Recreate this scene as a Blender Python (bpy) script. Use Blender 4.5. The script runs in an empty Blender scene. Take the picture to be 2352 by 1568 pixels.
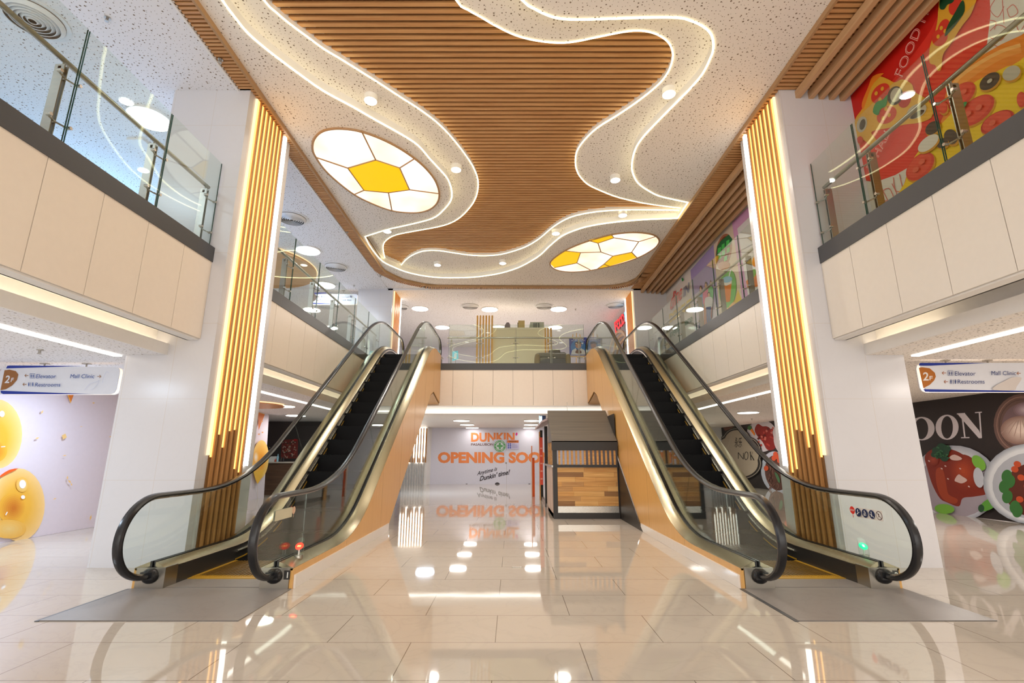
import bpy, bmesh, math, random
from mathutils import Vector, Matrix
from mathutils.geometry import tessellate_polygon
random.seed(7)
C = bpy.context.scene.collection
PI = math.pi
# ---------------------------------------------------------------- camera
FPX = 1115.0
TH = math.atan(261 / FPX)
CH = 1.3
cam_d = bpy.data.cameras.new('camera'); cam = bpy.data.objects.new('camera', cam_d); C.objects.link(cam)
cam.location = (0, 0, CH); cam.rotation_euler = (PI / 2 + TH, 0, 0)
cam_d.sensor_width = 36; cam_d.lens = 36 * FPX / 2352; cam_d.clip_end = 200; cam_d.clip_start = .05
bpy.context.scene.camera = cam
# ---------------------------------------------------------------- world and colour management
W = bpy.data.worlds.new('world'); bpy.context.scene.world = W; W.use_nodes = True
W.node_tree.nodes['Background'].inputs[0].default_value = (1, .95, .89, 1)
W.node_tree.nodes['Background'].inputs[1].default_value = 2.0
sc = bpy.context.scene
sc.view_settings.view_transform = 'Standard'; sc.view_settings.look = 'None'
sc.view_settings.gamma = 1; sc.view_settings.use_curve_mapping = False
sc.view_settings.exposure = 0.27
try:
    sc.cycles.use_denoising = True; sc.cycles.sample_clamp_indirect = 6
    sc.cycles.transparent_max_bounces = 24; sc.cycles.max_bounces = 8; sc.cycles.diffuse_bounces = 4; sc.cycles.glossy_bounces = 4; sc.cycles.adaptive_threshold = .02
except Exception: pass

def area(name, loc, size, power, col=(1, .9, .78), shape='DISK', rot=(0, 0, 0), sy=None, spread=None):
    l = bpy.data.lights.new(name, 'AREA'); l.shape = shape; l.size = size
    if sy: l.size_y = sy
    l.energy = power; l.color = col
    if spread: l.spread = spread
    o = bpy.data.objects.new(name, l); o.location = loc; o.rotation_euler = rot; C.objects.link(o)
    return o

# ---------------------------------------------------------------- pixel -> world helpers (for tracing flat artwork and outlines)
def ray(u, v):
    x = (u - 1176) / FPX; y = (784 - v) / FPX; c, s = math.cos(TH), math.sin(TH)
    return x, c - y * s, s + y * c
def pz(u, v, z):
    r = ray(u, v); t = (z - CH) / r[2]; return (r[0] * t, r[1] * t, z)
def py(u, v, y):
    r = ray(u, v); t = y / r[1]; return (r[0] * t, y, CH + r[2] * t)
def px(u, v, x):
    r = ray(u, v); t = x / r[0]; return (x, r[1] * t, CH + r[2] * t)

# ---------------------------------------------------------------- materials
def _mat(name):
    m = bpy.data.materials.new(name); m.use_nodes = True
    nt = m.node_tree; b = nt.nodes['Principled BSDF']; return m, nt, b
def plain(name, col, rough=.5, metal=0, spec=.5, ior=1.5):
    m, nt, b = _mat(name)
    n = nt.nodes.new('ShaderNodeTexNoise'); n.inputs['Scale'].default_value = 14
    mx = nt.nodes.new('ShaderNodeMix'); mx.data_type = 'RGBA'
    mx.inputs[6].default_value = (*[c * .97 for c in col], 1); mx.inputs[7].default_value = (*[min(1, c * 1.02) for c in col], 1)
    tc = nt.nodes.new('ShaderNodeTexCoord'); nt.links.new(tc.outputs['Object'], n.inputs['Vector'])
    nt.links.new(n.outputs[0], mx.inputs[0]); nt.links.new(mx.outputs[2], b.inputs['Base Color'])
    b.inputs['Roughness'].default_value = rough; b.inputs['Metallic'].default_value = metal; b.inputs['IOR'].default_value = ior
    return m
def emit(name, col, s):
    m, nt, b = _mat(name)
    b.inputs['Base Color'].default_value = (*[c * .5 for c in col], 1)
    b.inputs['Emission Color'].default_value = (*col, 1); b.inputs['Emission Strength'].default_value = s
    return m
def wood(name, c1, c2, axis=0, rough=.45, sc_=1.0):
    m, nt, b = _mat(name)
    tc = nt.nodes.new('ShaderNodeTexCoord'); mp = nt.nodes.new('ShaderNodeMapping')
    s = [26 * sc_] * 3; s[axis] = 1.2 * sc_; mp.inputs['Scale'].default_value = s
    nt.links.new(tc.outputs['Object'], mp.inputs[0])
    n = nt.nodes.new('ShaderNodeTexNoise'); n.inputs['Scale'].default_value = 1; n.inputs['Detail'].default_value = 4; n.inputs['Distortion'].default_value = .6
    nt.links.new(mp.outputs[0], n.inputs['Vector'])
    r = nt.nodes.new('ShaderNodeValToRGB'); r.color_ramp.elements[0].position = .3; r.color_ramp.elements[1].position = .7
    r.color_ramp.elements[0].color = (*c1, 1); r.color_ramp.elements[1].color = (*c2, 1)
    nt.links.new(n.outputs[0], r.inputs[0]); nt.links.new(r.outputs[0], b.inputs['Base Color'])
    b.inputs['Roughness'].default_value = rough
    return m
def steel(name, col, rough=.28, axis=1):
    m, nt, b = _mat(name)
    tc = nt.nodes.new('ShaderNodeTexCoord'); mp = nt.nodes.new('ShaderNodeMapping')
    s = [160, 160, 160]; s[axis] = 3; mp.inputs['Scale'].default_value = s
    nt.links.new(tc.outputs['Object'], mp.inputs[0])
    n = nt.nodes.new('ShaderNodeTexNoise'); n.inputs['Scale'].default_value = 1; nt.links.new(mp.outputs[0], n.inputs['Vector'])
    mr = nt.nodes.new('ShaderNodeMapRange'); mr.inputs[3].default_value = rough * .93; mr.inputs[4].default_value = rough * 1.08
    nt.links.new(n.outputs[0], mr.inputs[0]); nt.links.new(mr.outputs[0], b.inputs['Roughness'])
    b.inputs['Base Color'].default_value = (*col, 1); b.inputs['Metallic'].default_value = 1
    return m
def glass(name, tint=(.93, .97, .95), ior=1.45):
    m = bpy.data.materials.new(name); m.use_nodes = True; nt = m.node_tree
    for n in list(nt.nodes): nt.nodes.remove(n)
    o = nt.nodes.new('ShaderNodeOutputMaterial'); mx = nt.nodes.new('ShaderNodeMixShader')
    t = nt.nodes.new('ShaderNodeBsdfTransparent'); t.inputs[0].default_value = (*tint, 1)
    g = nt.nodes.new('ShaderNodeBsdfGlossy'); g.inputs['Roughness'].default_value = 0.0; g.inputs[0].default_value = (.95, 1, .97, 1)
    f = nt.nodes.new('ShaderNodeLayerWeight'); f.inputs[0].default_value = .5
    p5 = nt.nodes.new('ShaderNodeMath'); p5.operation = 'POWER'; nt.links.new(f.outputs['Facing'], p5.inputs[0]); p5.inputs[1].default_value = 5
    ma = nt.nodes.new('ShaderNodeMath'); ma.operation = 'MULTIPLY_ADD'; nt.links.new(p5.outputs[0], ma.inputs[0]); ma.inputs[1].default_value = .9; ma.inputs[2].default_value = .045
    nt.links.new(ma.outputs[0], mx.inputs[0]); nt.links.new(t.outputs[0], mx.inputs[1]); nt.links.new(g.outputs[0], mx.inputs[2])
    nt.links.new(mx.outputs[0], o.inputs[0]); return m
def perforated(name, col, dot=(.24, .18, .13), scale=18):
    m, nt, b = _mat(name)
    g = nt.nodes.new('ShaderNodeNewGeometry'); v = nt.nodes.new('ShaderNodeTexVoronoi'); v.voronoi_dimensions = '2D'
    v.inputs['Scale'].default_value = scale; v.inputs['Randomness'].default_value = .85
    nt.links.new(g.outputs['Position'], v.inputs['Vector'])
    sp = nt.nodes.new('ShaderNodeSeparateColor'); nt.links.new(v.outputs['Color'], sp.inputs[0])
    mr = nt.nodes.new('ShaderNodeMath'); mr.operation = 'POWER'; nt.links.new(sp.outputs[0], mr.inputs[0]); mr.inputs[1].default_value = 3
    mul = nt.nodes.new('ShaderNodeMath'); mul.operation = 'MULTIPLY_ADD'; nt.links.new(mr.outputs[0], mul.inputs[0]); mul.inputs[1].default_value = .15; mul.inputs[2].default_value = .075
    cmp = nt.nodes.new('ShaderNodeMath'); cmp.operation = 'LESS_THAN'; nt.links.new(v.outputs['Distance'], cmp.inputs[0]); nt.links.new(mul.outputs[0], cmp.inputs[1])
    mx = nt.nodes.new('ShaderNodeMix'); mx.data_type = 'RGBA'; mx.inputs[6].default_value = (*col, 1); mx.inputs[7].default_value = (*dot, 1)
    nt.links.new(cmp.outputs[0], mx.inputs[0]); nt.links.new(mx.outputs[2], b.inputs['Base Color'])
    b.inputs['Roughness'].default_value = .7
    return m
def tiled(name, col, grout, sx, sy, off, mode, rough, shift=(0, 0), mortar=.003, vein=0, bump=0, ior=1.5):
    m, nt, b = _mat(name)
    g = nt.nodes.new('ShaderNodeNewGeometry'); s = nt.nodes.new('ShaderNodeSeparateXYZ'); nt.links.new(g.outputs['Position'], s.inputs[0])
    cb = nt.nodes.new('ShaderNodeCombineXYZ')
    a1 = nt.nodes.new('ShaderNodeMath'); a1.operation = 'ADD'; a1.inputs[1].default_value = shift[0]
    a2 = nt.nodes.new('ShaderNodeMath'); a2.operation = 'ADD'; a2.inputs[1].default_value = shift[1]
    if mode == 'floor':
        nt.links.new(s.outputs[0], a1.inputs[0]); nt.links.new(s.outputs[1], a2.inputs[0])
    else:
        a0 = nt.nodes.new('ShaderNodeMath'); a0.operation = 'ADD'
        nt.links.new(s.outputs[0], a0.inputs[0]); nt.links.new(s.outputs[1], a0.inputs[1])
        nt.links.new(a0.outputs[0], a1.inputs[0]); nt.links.new(s.outputs[2], a2.inputs[0])
    nt.links.new(a1.outputs[0], cb.inputs[0]); nt.links.new(a2.outputs[0], cb.inputs[1])
    br = nt.nodes.new('ShaderNodeTexBrick'); br.offset = off; br.inputs['Scale'].default_value = 1
    br.inputs['Brick Width'].default_value = sx; br.inputs['Row Height'].default_value = sy
    br.inputs['Mortar Size'].default_value = mortar; br.inputs['Mortar Smooth'].default_value = 0
    nt.links.new(cb.outputs[0], br.inputs['Vector'])
    br.inputs['Mortar'].default_value = (*grout, 1)
    n = nt.nodes.new('ShaderNodeTexNoise'); n.inputs['Scale'].default_value = 1.6; n.inputs['Detail'].default_value = 6; n.inputs['Distortion'].default_value = 2.2
    nt.links.new(g.outputs['Position'], n.inputs['Vector'])
    r = nt.nodes.new('ShaderNodeValToRGB'); e = r.color_ramp.elements
    e[0].position = .47; e[0].color = (*col, 1); e[1].position = .53; e[1].color = (*col, 1)
    k = r.color_ramp.elements.new(.5); k.color = (*[c * (1 - vein) for c in col], 1)
    nt.links.new(n.outputs[0], r.inputs[0])
    nt.links.new(r.outputs[0], br.inputs['Color1']); nt.links.new(r.outputs[0], br.inputs['Color2'])
    nt.links.new(br.outputs[0], b.inputs['Base Color'])
    b.inputs['Roughness'].default_value = rough; b.inputs['IOR'].default_value = ior
    if bump:
        n2 = nt.nodes.new('ShaderNodeTexNoise'); n2.inputs['Scale'].default_value = 3.0; n2.inputs['Detail'].default_value = 1
        nt.links.new(g.outputs['Position'], n2.inputs['Vector'])
        bp = nt.nodes.new('ShaderNodeBump'); bp.inputs['Strength'].default_value = bump; bp.inputs['Distance'].default_value = .01
        nt.links.new(n2.outputs[0], bp.inputs['Height']); nt.links.new(bp.outputs[0], b.inputs['Normal'])
    return m
MA = {}
def K(col, rough=.55):
    """printed colour given in 0..255 sRGB"""
    key = (tuple(col), rough)
    if key not in MA:
        lin = [((c / 255) ** 2.2) for c in col]
        MA[key] = plain('print_%02x%02x%02x' % tuple(col), lin, rough)
    return MA[key]
m_floor = tiled('floor_marble', (.61, .545, .47), (.22, .18, .14), 1.2, .6, .5, 'floor', .035, (-.48, -.26), .0028, .05, .03, 1.95)
m_col = tiled('column_tile', (.66, .645, .665), (.62, .57, .54), .6, 1.0, 0, 'wall', .22, (.0, 0), .003, .01)
m_perf = perforated('perforated_board', (.90, .84, .78))
m_perf_cool = perforated('perforated_board_gallery', (.84, .82, .83))
m_white = plain('white_paint', (.86, .83, .80), .5)
m_wall = plain('wall_white', (.83, .80, .80), .5)
m_fascia = plain('fascia_panel', (.86, .76, .65), .28)
m_fascia_r = plain('fascia_panel_pale', (.80, .74, .665), .28)
m_joint = plain('joint_dark', (.25, .20, .16), .7)
m_band = plain('dark_band', (.062, .064, .070), .38)
m_woodx = wood('slat_wood_across', (.50, .235, .085), (.66, .36, .15), 0)
m_woody = wood('slat_wood_along', (.54, .32, .16), (.66, .42, .23), 1)
m_woodz = wood('slat_wood_upright', (.42, .19, .055), (.60, .31, .11), 2)
m_board = wood('panel_backing', (.17, .075, .02), (.24, .11, .035), 2)
m_woodo = wood('board_wood', (.62, .33, .07), (.72, .42, .11), 2)
m_wback = wood('slat_backing', (.10, .035, .008), (.15, .06, .015), 0)
m_clad = wood('escalator_cladding', (.70, .385, .115), (.74, .42, .135), 2, .3, .6)
m_steel = steel('brushed_steel', (.52, .49, .44), .27)
m_steel2 = steel('post_steel', (.40, .37, .32), .32, 2)
m_deck = steel('deck_steel', (.42, .375, .26), .26)
m_dark = plain('skirt_dark', (.03, .028, .027), .3)
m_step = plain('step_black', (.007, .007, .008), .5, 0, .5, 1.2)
m_stepglow = plain('step_comb_glow', (.16, .085, .012), .35)  # yellow comb-light glow painted into the colour of the lowest steps
m_rub = plain('handrail_rubber', (.013, .013, .015), .25)
m_yel = plain('comb_yellow', (.50, .28, .02), .4)
m_plate = tiled('landing_plate', (.30, .275, .255), (.18, .16, .15), 9, .012, 0, 'floor', .42, (0, 0), .0025, .1)
m_plinth = plain('plinth_marble', (.84, .80, .76), .08)
m_glass = glass('clear_glass'); m_gedge = plain('glass_edge', (.03, .09, .07), .1)
m_led = emit('led_line', (1, .90, .52), 4.5)
m_ledw = emit('led_white', (1, .95, .84), 4.0)
m_lamp = emit('lamp_disc', (1, .96, .9), 5)
m_lampc = emit('lamp_disc_cool', (.93, .97, 1), 5)
m_cove = emit('cove_led', (1, .86, .62), 3.5)
m_slot = emit('light_slot', (1, .95, .86), 2.6)
m_warm = emit('warm_edge', (1, .72, .42), 1.1)
m_yled = emit('slat_backlight', (1, .56, .15), 1.7)
m_pan = emit('roundel_white', (1, .89, .76), 1.15)
_nt = m_pan.node_tree; _n = _nt.nodes.new('ShaderNodeTexNoise'); _n.inputs['Scale'].default_value = 1.1; _tc = _nt.nodes.new('ShaderNodeTexCoord')
_r = _nt.nodes.new('ShaderNodeValToRGB'); _r.color_ramp.elements[0].position = .35; _r.color_ramp.elements[1].position = .6
_r.color_ramp.elements[0].color = (.80, .60, .42, 1); _r.color_ramp.elements[1].color = (.92, .80, .70, 1)
_nt.links.new(_tc.outputs['Object'], _n.inputs[0]); _nt.links.new(_n.outputs[0], _r.inputs[0]); _nt.links.new(_r.outputs[0], _nt.nodes['Principled BSDF'].inputs['Emission Color'])
m_pany = emit('roundel_yellow', (1, .56, .0), .75)
m_black = plain('black_panel', (.02, .018, .017), .4)
m_tape = plain('trim_brown', (.45, .26, .12), .5)

# ---------------------------------------------------------------- mesh builder
class MB:
    def __init__(s): s.v = []; s.f = []; s.mi = []; s.m = []
    def _m(s, mat):
        if mat not in s.m: s.m.append(mat)
        return s.m.index(mat)
    def add(s, vs, fs, mat):
        b = len(s.v); k = s._m(mat); s.v += [tuple(p) for p in vs]
        for f in fs: s.f.append([b + i for i in f]); s.mi.append(k)
    def box(s, x0, x1, y0, y1, z0, z1, mat):
        vs = [(x, y, z) for x in (x0, x1) for y in (y0, y1) for z in (z0, z1)]
        s.add(vs, [(0, 1, 3, 2), (4, 6, 7, 5), (0, 4, 5, 1), (2, 3, 7, 6), (0, 2, 6, 4), (1, 5, 7, 3)], mat); return s
    def cap(s, pts, mat, holes=()):
        loops = [[Vector(p) for p in pts]] + [[Vector(p) for p in h] for h in holes]
        tri = tessellate_polygon(loops); s.add([p for l in loops for p in l], tri, mat); return s
    def prism(s, pts, vec, mat, side=None):
        vec = Vector(vec); A = [Vector(p) for p in pts]; B = [p + vec for p in A]; n = len(A)
        tri = [tuple(t) for t in tessellate_polygon([A])]
        s.add(A, tri, mat); s.add(B, [t[::-1] for t in tri], mat)
        s.add(A + B, [(i, (i + 1) % n, n + (i + 1) % n, n + i) for i in range(n)], side or mat); return s
    def loft(s, rings, mat, closed=True, caps=True):
        n = len(rings[0]); vs = [p for r in rings for p in r]; fs = []
        for j in range(len(rings) - 1):
            for i in range(n if closed else n - 1):
                a = j * n + i; b = j * n + (i + 1) % n; fs.append((a, b, b + n, a + n))
        if caps and closed:
            fs.append(tuple(range(n - 1, -1, -1))); fs.append(tuple(range((len(rings) - 1) * n, len(rings) * n)))
        s.add(vs, fs, mat); return s
    def tube(s, path, r, mat, n=8, loop=False, caps=True):
        P = [Vector(p) for p in path]; rings = []; m = len(P)
        for i, p in enumerate(P):
            if loop: t = P[(i + 1) % m] - P[i - 1]
            else: t = P[min(i + 1, m - 1)] - P[max(i - 1, 0)]
            t.normalize(); up = Vector((0, 0, 1)) if abs(t.z) < .9 else Vector((1, 0, 0))
            a = t.cross(up).normalized(); b = a.cross(t).normalized(); rr = r[i] if isinstance(r, (list, tuple)) else r
            rings.append([p + a * math.cos(2 * PI * k / n) * rr + b * math.sin(2 * PI * k / n) * rr for k in range(n)])
        if loop: rings.append(rings[0])
        return s.loft(rings, mat, True, caps and not loop)
    def cyl(s, c, r, h, mat, axis=2, n=24, r2=None):
        c = Vector(c); d = Vector([(1, 0, 0), (0, 1, 0), (0, 0, 1)][axis])
        a = Vector([(0, 1, 0), (0, 0, 1), (1, 0, 0)][axis]); b = d.cross(a); r2 = r if r2 is None else r2
        return s.loft([[c + a * math.cos(2 * PI * k / n) * q + b * math.sin(2 * PI * k / n) * q + d * z for k in range(n)] for q, z in ((r, 0), (r2, h))], mat)
    def lathe(s, c, prof, mat, n=20):
        c = Vector(c)
        return s.loft([[c + Vector((math.cos(2 * PI * k / n) * q, math.sin(2 * PI * k / n) * q, z)) for k in range(n)] for q, z in prof], mat)
    def ell(s, c, r, mat, n=16):
        c = Vector(c); R = []
        for j in range(1, n // 2):
            a = PI * j / (n // 2); R.append([c + Vector((r[0] * math.sin(a) * math.cos(2 * PI * k / n), r[1] * math.sin(a) * math.sin(2 * PI * k / n), r[2] * math.cos(a))) for k in range(n)])
        return s.loft(R, mat)
    def build(s, name, parent=None, loc=None, smooth=False, recalc=True):
        me = bpy.data.meshes.new(name); lv = Vector(loc) if loc else None
        me.from_pydata([tuple(Vector(p) - lv) for p in s.v] if lv else s.v, [], s.f)
        for m in s.m: me.materials.append(m)
        me.polygons.foreach_set('material_index', s.mi)
        if recalc:
            bm = bmesh.new(); bm.from_mesh(me)
            bmesh.ops.remove_doubles(bm, verts=bm.verts, dist=1e-5)
            bmesh.ops.recalc_face_normals(bm, faces=bm.faces); bm.to_mesh(me); bm.free()
        if smooth:
            me.polygons.foreach_set('use_smooth', [True] * len(me.polygons)); me.set_sharp_from_angle(angle=math.radians(35))
        o = bpy.data.objects.new(name, me); C.objects.link(o)
        if lv: o.location = lv
        if parent is not None:
            o.parent = parent
            if parent.parent is None:
                o.matrix_parent_inverse = Matrix.Translation(-parent.location)
        return o
def setp(o, label=None, cat=None, group=None, kind=None):
    if label: o['label'] = label
    if cat: o['category'] = cat
    if group: o['group'] = group
    if kind: o['kind'] = kind
    return o
def thing(name, label, cat, loc=(0, 0, 0), group=None):
    o = bpy.data.objects.new(name, None); C.objects.link(o); o.location = loc; o.empty_display_size = .1
    return setp(o, label, cat, group)
def struct(o): o['kind'] = 'structure'; return o
def dup(root, loc, label, group=None):
    r = root.copy(); C.objects.link(r); r.location = loc; r['label'] = label
    if group: r['group'] = group
    for ch in list(root.children):
        c = ch.copy(); C.objects.link(c); c.parent = r
        for g in ch.children:
            d = g.copy(); C.objects.link(d); d.parent = c
    return r
def catmull(P, n=5, loop=False):
    out = []; m = len(P); rng = range(m if loop else m - 1)
    for i in rng:
        if loop: p = [Vector(P[(i + k) % m]) for k in (-1, 0, 1, 2)]
        else: p = [Vector(P[max(i - 1, 0)]), Vector(P[i]), Vector(P[i + 1]), Vector(P[min(i + 2, m - 1)])]
        for j in range(n):
            t = j / n
            out.append(.5 * ((2 * p[1]) + (p[2] - p[0]) * t + (2 * p[0] - 5 * p[1] + 4 * p[2] - p[3]) * t * t + (3 * p[1] - p[0] - 3 * p[2] + p[3]) * t ** 3))
    if not loop: out.append(Vector(P[-1]))
    return out
_tc = {}
def text2d(s, bold=0.0, shear=0.0, space=1.0):
    key = (s, bold, shear, space)
    if key not in _tc:
        cu = bpy.data.curves.new('t', 'FONT'); cu.body = s; cu.size = 1; cu.offset = bold; cu.shear = shear; cu.space_character = space; cu.resolution_u = 3
        ob = bpy.data.objects.new('t', cu); C.objects.link(ob); dg = bpy.context.evaluated_depsgraph_get()
        me = bpy.data.meshes.new_from_object(ob.evaluated_get(dg)); vs = [tuple(v.co) for v in me.vertices]; fs = [tuple(p.vertices) for p in me.polygons]
        bpy.data.objects.remove(ob); bpy.data.meshes.remove(me); _tc[key] = (vs, fs)
    return _tc[key]
class Art:
    """flat print on a wall: shapes traced in picture coordinates, thrown onto the wall's own plane, each a hair in front of the last"""
    def __init__(s, fn, nrm, step=.0007): s.fn = fn; s.n = Vector(nrm); s.k = 0; s.step = step; s.mb = MB(); s.o = (0, 0); s.s = 1
    def fr(s, ox, oy, sc_): s.o = (ox, oy); s.s = sc_; return s
    def P(s, p): return Vector(s.fn(s.o[0] + p[0] / s.s, s.o[1] + p[1] / s.s)) + s.n * (s.step * s.k)
    def poly(s, pts, mat, smooth=0):
        if smooth: pts = [(p.x, p.y) for p in catmull([(a, b, 0) for a, b in pts], smooth, True)]
        s.k += 1; s.mb.cap([s.P(p) for p in pts], mat); return s
    def ell(s, cx, cy, rx, ry, mat, a=0, n=28):
        a = math.radians(a); ca, sa = math.cos(a), math.sin(a)
        return s.poly([(cx + rx * math.cos(t) * ca - ry * math.sin(t) * sa, cy + rx * math.cos(t) * sa + ry * math.sin(t) * ca) for t in [2 * PI * i / n for i in range(n)]], mat)
    def shade(s, cx, cy, rx, ry, c0, c1, n=8, dx=0, dy=0, a=0, k1=.15):
        """printed round form: colour c0 at the rim passing to c1 towards (cx+dx, cy+dy)"""
        for i in range(n):
            t = i / (n - 1); k = 1 - t * (1 - k1)
            s.ell(cx + dx * t, cy + dy * t, rx * k, ry * k, K(tuple(int(p + (q - p) * t) for p, q in zip(c0, c1))), a)
        return s
    def line(s, pts, w, mat, smooth=0):
        if smooth: pts = [(p.x, p.y) for p in catmull([(a, b, 0) for a, b in pts], smooth)]
        s.k += 1; L = []; R = []
        for i, p in enumerate(pts):
            a = pts[max(0, i - 1)]; b = pts[min(len(pts) - 1, i + 1)]; d = math.hypot(b[0] - a[0], b[1] - a[1]) or 1
            nx, ny = -(b[1] - a[1]) / d * w / 2, (b[0] - a[0]) / d * w / 2
            L.append(s.P((p[0] + nx, p[1] + ny))); R.append(s.P((p[0] - nx, p[1] - ny)))
        n = len(L); s.mb.add(L + R, [(i, i + 1, n + i + 1, n + i) for i in range(n - 1)], mat); return s
    def ring(s, cx, cy, rx, ry, w, mat, a=0, n=28):
        a = math.radians(a); ca, sa = math.cos(a), math.sin(a)
        return s.line([(cx + rx * math.cos(t) * ca - ry * math.sin(t) * sa, cy + rx * math.cos(t) * sa + ry * math.sin(t) * ca) for t in [2 * PI * i / n for i in range(n + 1)]], w, mat)
    def text(s, t, p0, p1, h, mat, bold=0, shear=0, up=None, space=1.0):
        """baseline from p0 to p1, cap height vector up (or h pixels straight up)"""
        vs, fs = text2d(t, bold, shear, space)
        if not vs: return s
        x0 = min(v[0] for v in vs); x1 = max(v[0] for v in vs); H = .73
        ux = (p1[0] - p0[0]) / (x1 - x0); uy = (p1[1] - p0[1]) / (x1 - x0); up = up or (0, -h); s.k += 1
        s.mb.add([s.P((p0[0] + (v[0] - x0) * ux + v[1] / H * up[0], p0[1] + (v[0] - x0) * uy + v[1] / H * up[1])) for v in vs], fs, mat); return s
    def build(s, name, parent=None): return s.mb.build(name, parent, recalc=False)

# ================================================================ SETTING
XL, XR = -3.90, 3.98          # inner faces of the columns
YN, YF = 6.2, 15.1            # fronts of the two column rows
ZG, ZC, Z1, Z2 = 6.60, 6.66, 6.80, 6.92
F2 = 4.07                     # upper floor
mb = MB(); mb.box(-13, 13, -4, 24, -.12, 0, m_floor); struct(mb.build('floor'))
# trace of the ceiling recess (outer line) and of the wooden field (inner line), both closed nearer than the frame shows
O_ = [(511,0),(535,33),(568,74),(606.6,108),(645,138),(693,173.5),(744,209),(808,243.6),(859,273),(923,308.7),(961,334),(987,363.8),(1010,388.6),(1029,411.6),(1037.7,438.4),(1035.8,459.4),(1023,477.6),(1002,496.7),(977.4,506.3),(929.6,517.8),(887.5,527.3),(838.5,543)]
O2 = [(847.6,561),(861,580),(879,600),(904,612.7),(930.7,623.4),(963,631.4),(998.6,636.4),(1034,637.7),(1079,636.8),(1114.6,633.2),(1150,627),(1186,616),(1213,603),(1240,586),(1262,565),(1291,541.6),(1325,527),(1359,517.8),(1410,510),(1478,504),(1556,501)]
O3 = [(1580,464.5),(1546,457.4),(1512,449),(1486.6,436),(1466,420.8),(1455,402),(1451,379),(1458,345),(1476,315.5),(1512,277),(1550.6,238),(1586,202),(1613,169.6),(1631,134),(1638.4,110),(1634,80),(1613,59.5),(1583,46),(1553.6,40),(1476,40),(1387,43),(1327,44.6),(1283,41.7),(1253,32.7),(1226,19),(1199.4,0)]
I1 = [(606.6,0),(634.7,28),(668,56),(706,84),(744,112),(782.6,135),(833.7,167),(872,191),(923,224.5),(961,248.7),(1000,277.5),(1030,306.5),(1059.5,342),(1086,381),(1098,413.7),(1096.7,440.5),(1090,460),(1079,476.6),(1059.7,496.7),(1036.7,511),(1006,520.6),(948.7,531),(910.5,538.8),(891,548.4),(880.8,560.8),(880.7,577),(884.3,591.3)]
I2 = [(921.8,608.2),(930.7,597.5),(945,586.8),(962.9,578.8),(980.7,575.2),(1007.5,575.2),(1043,580.5),(1079,585.5),(1114.6,587),(1150,584),(1186,574.3),(1213,563.6),(1240,546.5),(1265.5,524.6),(1291,507.6),(1316.5,496.5),(1350.5,488.8),(1393,483.7),(1452.6,481.5),(1566,482.4)]
I3 = [(1566,477.6),(1537.6,474.4),(1486.6,467.6),(1444,459),(1410,449.7),(1376,436),(1350.5,423.4),(1333.5,407),(1325,392),(1321.4,374),(1324.4,348),(1342,321.4),(1372,293),(1416.7,265),(1461,235),(1506,199.4),(1529.8,172.6),(1543,142.9),(1544.6,119),(1535.7,98),(1515,81.8),(1491,72.9),(1464,70),(1431.5,73),(1372,84.8),(1321.4,95),(1282.7,98),(1238,93.8),(1202.4,86.3),(1172.6,75.9),(1134,56.5),(1104,38.7),(1074.4,22),(1047.6,0)]
def onz(L, z): return [Vector(pz(u, v, z)) for u, v in L]
ol = catmull([Vector((-2.1, 1.5, ZC)), Vector((-3.1, 2.4, ZC)), Vector((-3.46, 3.4, ZC)), Vector((-3.5, 4.2, ZC))] + onz(O_, ZC), 3)
o2 = catmull(onz(O2, ZC), 3); o3 = catmull(onz(O3, ZC) + [Vector((-.35, 4.2, ZC)), Vector((-.6, 3.2, ZC)), Vector((-.9, 2.2, ZC)), Vector((-1.4, 1.5, ZC))], 3)
outer = ol + o2 + o3
inner_a = catmull([Vector((-2.2, 2.5, Z1)), Vector((-3.0, 3.3, Z1)), Vector((-3.2, 4.2, Z1))] + onz(I1, Z1), 3)
inner_b = catmull(onz(I2, Z1), 3); inner_c = catmull(onz(I3, Z1) + [Vector((-.95, 4.2, Z1)), Vector((-1.2, 3.2, Z1)), Vector((-1.6, 2.6, Z1))], 3)
inner = inner_a + inner_b + inner_c
# main ceiling board with the recess cut out
edge_l = onz([(868,606),(873.6,611.8),(885,620),(900,627.9),(927,640),(971.8,650),(1007.5,653.8)], ZC)
BXL, BXR = -3.80, 3.88
bound = [Vector((BXL, -4, ZC)), Vector((BXL, 12.6, ZC))] + [Vector((max(BXL, p.x), p.y, ZC)) for p in edge_l] + [Vector((2.7, 14.93, ZC)), Vector((3.3, 14.85, ZC)), Vector((3.66, 14.6, ZC)), Vector((3.84, 14.2, ZC)), Vector((BXR, 13.6, ZC)), Vector((BXR, -4, ZC))]
bound = [Vector((p.x, min(p.y, 14.93), ZC)) for p in bound]
outer = [Vector((min(max(p.x, BXL + .02), BXR - .02), p.y, ZC)) for p in outer]
mb = MB(); mb.cap(bound, m_perf, [outer])
up = Vector((0, 0, Z1 - ZC)); n = len(outer)
mb.add([p for p in outer] + [p + up for p in outer], [(i, (i + 1) % n, n + (i + 1) % n, n + i) for i in range(n)], m_white)
struct(mb.build('ceiling'))
# raised band between the two light lines, with the wooden field cut out
mb = MB(); box_ = [Vector((-4.2, -1, Z1)), Vector((-4.2, 15, Z1)), Vector((4.2, 15, Z1)), Vector((4.2, -1, Z1))]
mb.cap(box_, m_perf, [inner]); n = len(inner); up = Vector((0, 0, Z2 + .12 - Z1))
mb.add([p for p in inner] + [p + up for p in inner], [(i, (i + 1) % n, n + (i + 1) % n, n + i) for i in range(n)], m_white)
struct(mb.build('ceiling'))
# dark field above the slats
mb = MB(); mb.box(-4.3, 4.3, -1, 15, Z2 + .12, Z2 + .16, m_wback); struct(mb.build('ceiling'))
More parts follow.
